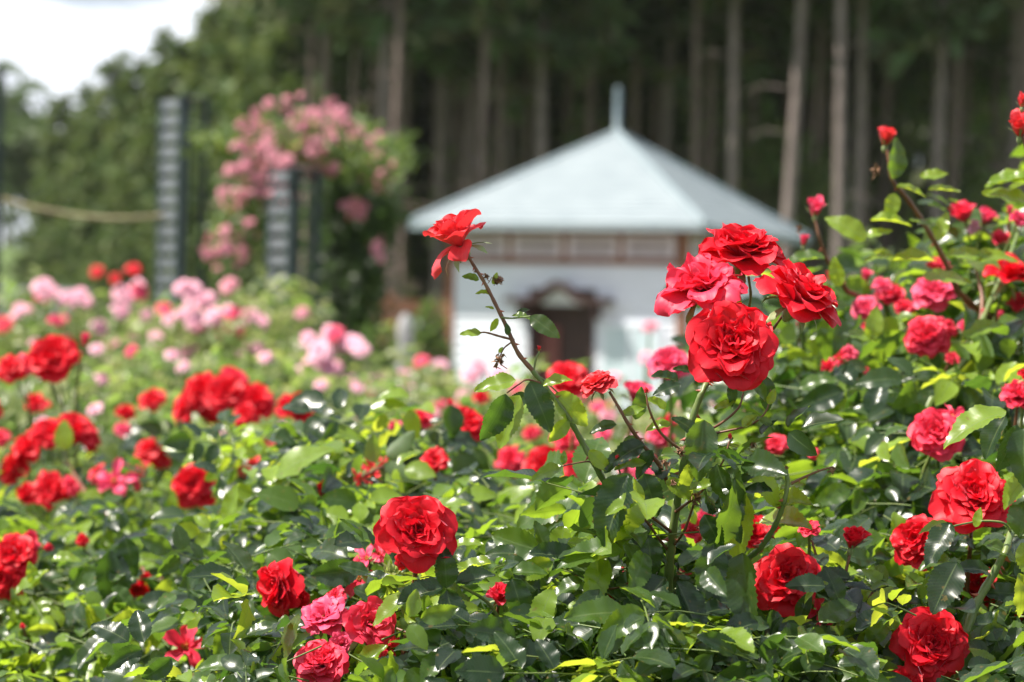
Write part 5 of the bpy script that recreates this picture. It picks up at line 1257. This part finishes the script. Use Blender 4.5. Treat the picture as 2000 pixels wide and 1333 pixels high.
for l in [(872, 1150, 2.02, (.25, -1, .2), 118, (.15, .92, .35), .06), (872, 1150, 2.04, (-.05, 1, .1), 85, (.5, .85, .1), .08), (865, 1148, 2.03, (-.9, -.25, .2), 96, (.1, .6, .8), .10), (880, 1068, 2.06, (.8, .15, .1), 66, (0, .4, .9), .80), (890, 1140, 2.04, (.9, .25, .1), 80, (0, .7, .7), .2),
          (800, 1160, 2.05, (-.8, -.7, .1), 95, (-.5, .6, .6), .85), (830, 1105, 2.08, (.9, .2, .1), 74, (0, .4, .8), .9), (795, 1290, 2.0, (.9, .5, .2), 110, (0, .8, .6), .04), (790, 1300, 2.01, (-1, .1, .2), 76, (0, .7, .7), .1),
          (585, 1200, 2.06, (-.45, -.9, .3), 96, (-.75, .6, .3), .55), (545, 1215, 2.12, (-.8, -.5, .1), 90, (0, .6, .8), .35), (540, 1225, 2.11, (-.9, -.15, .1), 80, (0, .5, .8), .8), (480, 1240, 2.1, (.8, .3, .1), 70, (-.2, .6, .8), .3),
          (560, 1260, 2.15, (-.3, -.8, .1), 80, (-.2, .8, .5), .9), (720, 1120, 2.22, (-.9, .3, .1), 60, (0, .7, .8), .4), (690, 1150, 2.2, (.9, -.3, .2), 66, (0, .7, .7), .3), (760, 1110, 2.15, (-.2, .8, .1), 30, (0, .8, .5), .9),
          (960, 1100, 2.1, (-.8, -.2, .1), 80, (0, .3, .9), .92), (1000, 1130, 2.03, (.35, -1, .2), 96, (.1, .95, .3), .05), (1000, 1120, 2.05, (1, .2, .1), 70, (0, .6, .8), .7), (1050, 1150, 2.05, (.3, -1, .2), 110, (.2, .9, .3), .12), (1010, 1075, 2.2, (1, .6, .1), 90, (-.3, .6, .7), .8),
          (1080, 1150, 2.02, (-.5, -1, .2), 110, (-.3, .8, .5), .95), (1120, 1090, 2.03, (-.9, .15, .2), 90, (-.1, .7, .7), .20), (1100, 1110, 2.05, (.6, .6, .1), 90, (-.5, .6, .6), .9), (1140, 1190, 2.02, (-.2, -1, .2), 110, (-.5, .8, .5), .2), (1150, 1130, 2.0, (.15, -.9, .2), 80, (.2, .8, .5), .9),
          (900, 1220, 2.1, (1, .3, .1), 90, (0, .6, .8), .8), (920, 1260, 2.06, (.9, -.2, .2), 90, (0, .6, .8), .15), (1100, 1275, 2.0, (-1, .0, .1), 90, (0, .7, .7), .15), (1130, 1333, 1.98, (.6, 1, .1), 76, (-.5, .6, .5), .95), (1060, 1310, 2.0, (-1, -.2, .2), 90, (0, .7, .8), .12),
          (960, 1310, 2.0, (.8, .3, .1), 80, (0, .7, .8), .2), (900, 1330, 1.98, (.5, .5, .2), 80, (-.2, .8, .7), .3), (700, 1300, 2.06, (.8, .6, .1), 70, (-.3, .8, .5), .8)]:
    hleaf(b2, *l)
g = Geo()                                    # pale seed-like tuft beside the big rose
c0 = np.array(at(765, 1135, 2.14)) - b2.base
for i in range(70):
    u = rng.normal(0, 1, 3); u /= np.linalg.norm(u); u[2] = abs(u[2]) * .8; l = rng.uniform(.008, .018)
    V, F, U = LEAF_LO[0]
    g.add((V * [l * .6, l, l]) @ frame_of(u, rng.normal(0, 1, 3)).T + c0 + u * .004, F, U, .95)
obj('young_shoot', g.mesh('young_shoot', M['leaf_far']), b2.root)
b2.finish()

# ---- B1: centre, in focus
b1 = near_bush(1310, 2.2, 'centre rose bush in sharp focus with four large red roses and a tall leaning stem', 0, 300)
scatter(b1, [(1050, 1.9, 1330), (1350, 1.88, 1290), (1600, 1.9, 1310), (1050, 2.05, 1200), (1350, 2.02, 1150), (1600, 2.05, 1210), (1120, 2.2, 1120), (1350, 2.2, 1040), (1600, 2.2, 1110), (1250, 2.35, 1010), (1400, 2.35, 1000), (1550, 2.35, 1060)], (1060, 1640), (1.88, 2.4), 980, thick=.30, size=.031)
scatter(b1, [(1200, 2.1, 960), (1330, 2.1, 900), (1420, 2.1, 880), (1480, 2.1, 960)], (1215, 1450), (2.02, 2.2), 34, thick=.10, size=.034)
HERO = [
    (1430, 672, 186, 2.05, (0.02, .93, .36), 'red', 'double', 'big red rose facing the camera at the front of the four-rose cluster', (1, 1, 1), 0),
    (1372, 552, 178, 2.09, (-.18, .56, .80), 'crimson', 'loose', 'open crimson pink rose with loose petals at the left of the four-rose cluster', (1, 1, 1), 1),
    (1450, 486, 170, 2.13, (.08, .34, .93), 'red', 'double', 'red rose seen from the side at the top of the four-rose cluster', (1, 1, .95), 2),
    (1562, 575, 176, 2.07, (.42, .34, .84), 'red', 'double', 'red rose tilted to the right with drooping petals at the right of the four-rose cluster', (1, 1, 1.05), 3),
    (892, 466, 122, 2.05, (-.46, .20, .82), 'coral', 'tip', 'light red rose at the tip of the tall leaning stem', (1.05, 1.05, .95), 1),
    (1535, 1130, 136, 2.14, (.0, .88, .45), 'red', 'double', 'broad red rose with a dark leaf lying across it, low right of centre', (1, 1, 1), 1),
    (1168, 748, 80, 2.05, (-.35, .30, .85), 'coral', 'double', 'small ruffled red rose on the short stem below the pavilion door', (1, 1, .9), 2),
]
for x, y, s, dd, ax, c, k, lab, sq, v in HERO:
    add_rose(b1, x, y, s, dd, ax, c, k, split=True, label=lab, sq=sq, var=v, stem=False, spin=v * 1.3 + .4)
for x, y, s, dd, ax, c, k in [(1476, 1045, 92, 2.4, (-.1, .7, .6), 'red', 'double'), (1450, 1182, 44, 2.3, (0, .8, .2), 'red', 'loose'), (1345, 1128, 50, 2.35, (0, .8, .4), 'pink', 'loose'), (1355, 1040, 60, 2.4, (.2, .8, .2), 'crimson', 'loose'), (1200, 1168, 34, 2.25, (0, .8, .2), 'red', 'loose'), (1225, 1118, 34, 2.3, (.3, .5, .6), 'crimson', 'star'), (1420, 1292, 18, 2.1, (0, .8, .2), 'red', 'bud'), (1275, 1175, 28, 2.25, (0, .8, .2), 'crimson', 'loose'), (1380, 1010, 40, 2.5, (.2, .8, .2), 'pink', 'double'), (1150, 1285, 24, 2.2, (0, .8, .2), 'red', 'loose'), (1590, 1205, 24, 2.3, (0, .8, .2), 'red', 'loose')]:
    add_rose(b1, x, y, s, dd, ax, c, k)
STEMS += [((1390, 735, 2.08), (1340, 880, 2.07)), ((1340, 880, 2.07), (1308, 1100, 2.10)), ((893, 484, 2.05), (1042, 726, 2.05)), ((1042, 726, 2.05), (1184, 948, 2.07)), ((1190, 765, 2.05), (1252, 865, 2.06)), ((1534, 915, 2.06), (1500, 1050, 2.07)), ((1733, 292, 2.75), (1800, 430, 2.78)), ((1975, 1040, 2.12), (1885, 1240, 2.08)), ((1664, 1058, 2.15), (1630, 1160, 2.15))]
# main canes
cane(b1, [(1390, 735, 2.08), (1372, 765, 2.07), (1352, 820, 2.07), (1340, 880, 2.07), (1328, 950, 2.08), (1315, 1030, 2.09), (1308, 1100, 2.10), (1303, 1180, 2.11), (1298, 1260, 2.12), (1292, 1340, 2.13)], .0024, .0048, 'cane', thorns=12)
cane(b1, [(1400, 735, 2.1), (1440, 660, 2.14), (1465, 590, 2.13), (1462, 540, 2.13)], .0016, .0012, 'cane', to_ground=False)
cane(b1, [(1385, 745, 2.10), (1380, 690, 2.15), (1378, 620, 2.14), (1374, 585, 2.11)], .0016, .0012, 'cane', to_ground=False)
cane(b1, [(1400, 740, 2.12), (1455, 700, 2.14), (1500, 655, 2.12), (1530, 615, 2.09)], .0016, .0012, 'cane_red', to_ground=False)
cane(b1, [(908, 484, 2.05), (920, 510, 2.05), (946, 552, 2.05), (968, 595, 2.05), (990, 640, 2.05), (1012, 690, 2.05), (1042, 726, 2.05)], .0012, .0020, 'cane_red', thorns=7, to_ground=False)
cane(b1, [(1040, 724, 2.05), (1072, 765, 2.05), (1105, 808, 2.05), (1136, 862, 2.06), (1160, 905, 2.06), (1184, 948, 2.07), (1215, 1000, 2.08), (1250, 1065, 2.10), (1290, 1160, 2.12)], .0020, .0032, 'cane', thorns=6)
cane(b1, [(1190, 765, 2.05), (1205, 790, 2.05), (1228, 830, 2.05), (1252, 865, 2.06), (1285, 905, 2.07), (1305, 945, 2.08)], .0011, .0021, 'cane_red', thorns=5, to_ground=False)
cane(b1, [(1628, 912, 2.06), (1600, 920, 2.06), (1565, 935, 2.06), (1545, 945, 2.06)], .0007, .0013, 'cane_red', thorns=3, to_ground=False)
cane(b1, [(1534, 915, 2.06), (1538, 945, 2.06), (1530, 985, 2.06), (1512, 1030, 2.07), (1485, 1070, 2.08), (1460, 1092, 2.09), (1400, 1150, 2.11)], .0018, .0030, 'cane', thorns=7)
cane(b1, [(1505, 760, 2.06), (1498, 800, 2.06), (1470, 828, 2.06), (1420, 842, 2.06), (1370, 850, 2.07)], .0006, .0011, 'cane_red', to_ground=False)
cane(b1, [(1250, 1122, 2.05), (1225, 1140, 2.05), (1190, 1150, 2.05), (1160, 1128, 2.05)], .0009, .0007, 'cane_red', to_ground=False)
cane(b1, [(1308, 1080, 2.10), (1285, 1050, 2.08), (1262, 1018, 2.06), (1240, 1002, 2.05)], .0014, .0009, 'cane_red', thorns=3, to_ground=False)
cane(b1, [(1312, 1070, 2.10), (1335, 1040, 2.07), (1350, 1000, 2.06), (1358, 975, 2.05)], .0013, .0008, 'cane_red', thorns=2, to_ground=False)
cane(b1, [(1005, 665, 2.05), (975, 657, 2.05), (950, 650, 2.05), (938, 650, 2.05)], .0011, .0006, 'cane_red', to_ground=False)
cane(b1, [(1042, 730, 2.05), (1046, 705, 2.05), (1052, 690, 2.05)], .0009, .0008, 'cane', to_ground=False)
cane(b1, [(1060, 750, 2.05), (1030, 742, 2.04), (1012, 752, 2.03), (990, 768, 2.03)], .0009, .0006, 'cane_red', to_ground=False)
cane(b1, [(1165, 905, 2.06), (1145, 902, 2.05), (1110, 908, 2.04), (1095, 912, 2.04)], .0008, .0005, 'cane_red', to_ground=False)
cane(b1, [(1303, 1190, 2.1), (1318, 1200, 2.06), (1318, 1240, 2.04), (1318, 1280, 2.02)], .0008, .0006, 'cane', to_ground=False)
tag(add_rose(b1, 1053, 684, 15, 2.05, (.05, .2, .95), 'coral', 'bud', var=0, stem=False, split=False)[0], 'tiny closed bud on the tall leaning stem')
cane(b1, [(978, 620, 2.05), (1000, 622, 2.04), (1036, 618, 2.03)], .0009, .0006, 'cane', to_ground=False)
cane(b1, [(1003, 666, 2.05), (985, 680, 2.05), (976, 698, 2.05)], .0008, .0005, 'cane_red', to_ground=False)
cane(b1, [(1042, 728, 2.05), (1065, 745, 2.05), (1090, 768, 2.05)], .0009, .0006, 'cane', to_ground=False)
H_ = lambda *l: hleaf(b1, *l)
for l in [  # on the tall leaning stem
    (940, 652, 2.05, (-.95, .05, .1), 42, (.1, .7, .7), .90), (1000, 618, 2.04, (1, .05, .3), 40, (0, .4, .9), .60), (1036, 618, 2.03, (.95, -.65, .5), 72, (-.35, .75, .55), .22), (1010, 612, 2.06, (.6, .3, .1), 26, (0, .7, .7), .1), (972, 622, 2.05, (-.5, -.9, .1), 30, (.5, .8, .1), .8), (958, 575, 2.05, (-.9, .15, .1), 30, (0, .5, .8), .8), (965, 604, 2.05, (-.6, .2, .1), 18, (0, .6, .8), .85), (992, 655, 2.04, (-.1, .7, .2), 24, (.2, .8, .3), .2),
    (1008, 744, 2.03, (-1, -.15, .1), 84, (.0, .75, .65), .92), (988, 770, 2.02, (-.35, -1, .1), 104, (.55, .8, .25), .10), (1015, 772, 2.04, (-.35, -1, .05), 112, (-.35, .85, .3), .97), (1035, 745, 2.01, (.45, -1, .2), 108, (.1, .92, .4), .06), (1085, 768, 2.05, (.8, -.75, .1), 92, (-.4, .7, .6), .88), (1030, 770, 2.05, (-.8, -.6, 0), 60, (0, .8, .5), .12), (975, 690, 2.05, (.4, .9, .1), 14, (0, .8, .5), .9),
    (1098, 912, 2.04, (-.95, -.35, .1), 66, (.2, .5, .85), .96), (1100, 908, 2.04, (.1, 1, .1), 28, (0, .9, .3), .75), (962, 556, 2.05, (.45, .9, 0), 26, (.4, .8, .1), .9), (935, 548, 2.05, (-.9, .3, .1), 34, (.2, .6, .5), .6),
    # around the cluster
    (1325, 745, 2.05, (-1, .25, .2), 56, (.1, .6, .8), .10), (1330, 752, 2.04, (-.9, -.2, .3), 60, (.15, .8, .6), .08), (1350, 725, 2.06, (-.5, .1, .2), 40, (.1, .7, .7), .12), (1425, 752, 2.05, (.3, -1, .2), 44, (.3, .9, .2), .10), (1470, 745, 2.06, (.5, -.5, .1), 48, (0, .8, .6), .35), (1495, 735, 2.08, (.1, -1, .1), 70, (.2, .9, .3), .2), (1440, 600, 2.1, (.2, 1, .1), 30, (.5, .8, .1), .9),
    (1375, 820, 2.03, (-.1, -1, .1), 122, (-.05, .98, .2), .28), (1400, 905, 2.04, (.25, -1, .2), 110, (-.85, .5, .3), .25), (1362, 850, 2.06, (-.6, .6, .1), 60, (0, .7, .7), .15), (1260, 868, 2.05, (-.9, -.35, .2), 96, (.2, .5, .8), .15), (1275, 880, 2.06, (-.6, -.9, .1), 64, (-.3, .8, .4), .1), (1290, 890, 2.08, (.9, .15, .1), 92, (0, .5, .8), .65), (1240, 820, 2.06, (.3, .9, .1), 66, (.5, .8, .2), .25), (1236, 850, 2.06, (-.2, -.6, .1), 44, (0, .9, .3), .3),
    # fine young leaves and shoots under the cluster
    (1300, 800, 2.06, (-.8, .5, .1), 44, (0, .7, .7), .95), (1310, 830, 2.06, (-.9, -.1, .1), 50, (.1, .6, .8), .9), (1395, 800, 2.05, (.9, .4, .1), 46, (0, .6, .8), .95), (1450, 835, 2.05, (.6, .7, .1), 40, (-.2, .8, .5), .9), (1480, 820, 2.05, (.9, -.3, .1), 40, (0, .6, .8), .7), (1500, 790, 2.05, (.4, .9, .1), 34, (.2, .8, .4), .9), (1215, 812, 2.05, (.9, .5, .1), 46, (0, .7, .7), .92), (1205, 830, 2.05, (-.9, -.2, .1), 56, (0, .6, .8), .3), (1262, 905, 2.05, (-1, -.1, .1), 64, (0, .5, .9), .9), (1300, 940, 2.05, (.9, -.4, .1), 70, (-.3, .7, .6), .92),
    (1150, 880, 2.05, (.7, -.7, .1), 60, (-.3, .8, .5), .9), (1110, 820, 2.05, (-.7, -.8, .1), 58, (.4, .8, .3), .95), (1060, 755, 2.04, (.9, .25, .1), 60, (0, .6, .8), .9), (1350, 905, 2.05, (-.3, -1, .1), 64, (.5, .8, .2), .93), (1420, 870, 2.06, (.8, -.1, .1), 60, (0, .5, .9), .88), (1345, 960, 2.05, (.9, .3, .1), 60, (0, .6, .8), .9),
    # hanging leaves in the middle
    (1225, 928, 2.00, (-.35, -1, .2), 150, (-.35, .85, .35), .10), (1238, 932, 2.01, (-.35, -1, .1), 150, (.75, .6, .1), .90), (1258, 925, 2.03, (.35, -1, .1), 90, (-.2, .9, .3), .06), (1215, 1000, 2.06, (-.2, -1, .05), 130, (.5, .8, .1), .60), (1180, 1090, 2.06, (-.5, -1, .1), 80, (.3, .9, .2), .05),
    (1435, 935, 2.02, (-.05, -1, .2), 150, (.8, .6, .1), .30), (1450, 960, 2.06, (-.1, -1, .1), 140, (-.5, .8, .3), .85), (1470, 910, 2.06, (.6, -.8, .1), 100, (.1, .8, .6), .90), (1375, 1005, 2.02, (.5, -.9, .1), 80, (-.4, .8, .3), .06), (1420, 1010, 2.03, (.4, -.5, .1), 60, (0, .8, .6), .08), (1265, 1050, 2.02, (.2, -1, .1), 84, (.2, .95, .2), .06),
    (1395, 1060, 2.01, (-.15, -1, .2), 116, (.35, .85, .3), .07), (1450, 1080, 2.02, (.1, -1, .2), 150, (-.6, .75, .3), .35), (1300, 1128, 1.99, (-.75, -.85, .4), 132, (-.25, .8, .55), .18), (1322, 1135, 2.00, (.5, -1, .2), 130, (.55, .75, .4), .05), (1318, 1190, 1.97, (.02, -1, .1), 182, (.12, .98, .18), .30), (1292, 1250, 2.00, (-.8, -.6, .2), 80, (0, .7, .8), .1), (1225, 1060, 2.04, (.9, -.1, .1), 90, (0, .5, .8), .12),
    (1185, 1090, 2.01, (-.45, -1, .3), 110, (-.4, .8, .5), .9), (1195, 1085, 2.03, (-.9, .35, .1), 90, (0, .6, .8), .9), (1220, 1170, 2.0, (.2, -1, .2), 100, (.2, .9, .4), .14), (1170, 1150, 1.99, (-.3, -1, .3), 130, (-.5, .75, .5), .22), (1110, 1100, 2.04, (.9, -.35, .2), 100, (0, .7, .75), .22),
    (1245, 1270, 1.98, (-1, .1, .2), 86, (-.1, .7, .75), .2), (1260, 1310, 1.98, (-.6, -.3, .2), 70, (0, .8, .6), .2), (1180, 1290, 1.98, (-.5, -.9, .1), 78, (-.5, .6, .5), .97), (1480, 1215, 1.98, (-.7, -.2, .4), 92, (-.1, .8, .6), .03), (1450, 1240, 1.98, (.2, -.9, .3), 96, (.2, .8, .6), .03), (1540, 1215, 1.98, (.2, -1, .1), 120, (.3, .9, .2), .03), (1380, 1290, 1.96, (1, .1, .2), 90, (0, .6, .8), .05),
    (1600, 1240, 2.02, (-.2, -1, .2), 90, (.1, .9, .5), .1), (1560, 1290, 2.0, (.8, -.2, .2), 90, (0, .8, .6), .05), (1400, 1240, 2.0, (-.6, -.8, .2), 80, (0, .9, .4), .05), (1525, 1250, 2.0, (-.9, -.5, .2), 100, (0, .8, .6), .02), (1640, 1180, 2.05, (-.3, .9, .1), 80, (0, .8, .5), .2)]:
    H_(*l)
for x, y, s, sd in [(970, 548, 34, 11), (978, 546, 22, 12), (974, 702, 40, 13), (1232, 1018, 46, 14), (1270, 994, 38, 15), (1285, 970, 34, 16), (1360, 968, 34, 17), (1370, 1030, 28, 18), (1300, 905, 36, 19), (1330, 880, 34, 20), (1470, 868, 28, 21), (1625, 918, 22, 22), (1534, 912, 18, 23), (1315, 940, 30, 24), (950, 540, 20, 26), (930, 760 - 230, 14, 27)]:
    withered(b1, x, y, 2.05, s * 1.25, sd)
for pts in ([(1330, 880, 2.07), (1290, 845, 2.06), (1268, 800, 2.05), (1262, 770, 2.05)], [(1345, 850, 2.07), (1395, 835, 2.06), (1440, 800, 2.05), (1452, 768, 2.05)], [(1320, 1000, 2.08), (1370, 960, 2.06), (1410, 905, 2.05), (1425, 862, 2.05)], [(1312, 1040, 2.09), (1262, 1000, 2.06), (1222, 950, 2.05), (1205, 905, 2.05)]):
    cane(b1, pts[::-1], .0007, .0014, 'cane_red', thorns=2, to_ground=False)
for x, y in ((1262, 766), (1453, 762), (1426, 856), (1204, 898)): add_rose(b1, x, y, 15, 2.05, (rng.normal(0, .2), .2, .95), 'coral', 'bud', stem=False)
b1.finish()

for b_ in BUSHES: b_.build()

# ------------------------------------------------------------------ the air
hm = bpy.data.materials.new('haze_air'); hm.use_nodes = True
hn, hl = hm.node_tree.nodes, hm.node_tree.links
hn.clear(); ho = hn.new('ShaderNodeOutputMaterial'); hv = hn.new('ShaderNodeVolumePrincipled')
hv.inputs['Color'].default_value = (0.95, 0.94, 0.93, 1); hv.inputs['Density'].default_value = 0.00018; hv.inputs['Anisotropy'].default_value = 0.2
hl.new(hv.outputs[0], ho.inputs['Volume'])
g = Geo(); box(g, (-90, -12, -1.2), (110, 170, 27))
tag(obj('haze', g.mesh('haze', hm, smooth=False)), 'thin bright summer air over the garden and in the wood', 'haze', kind='stuff')
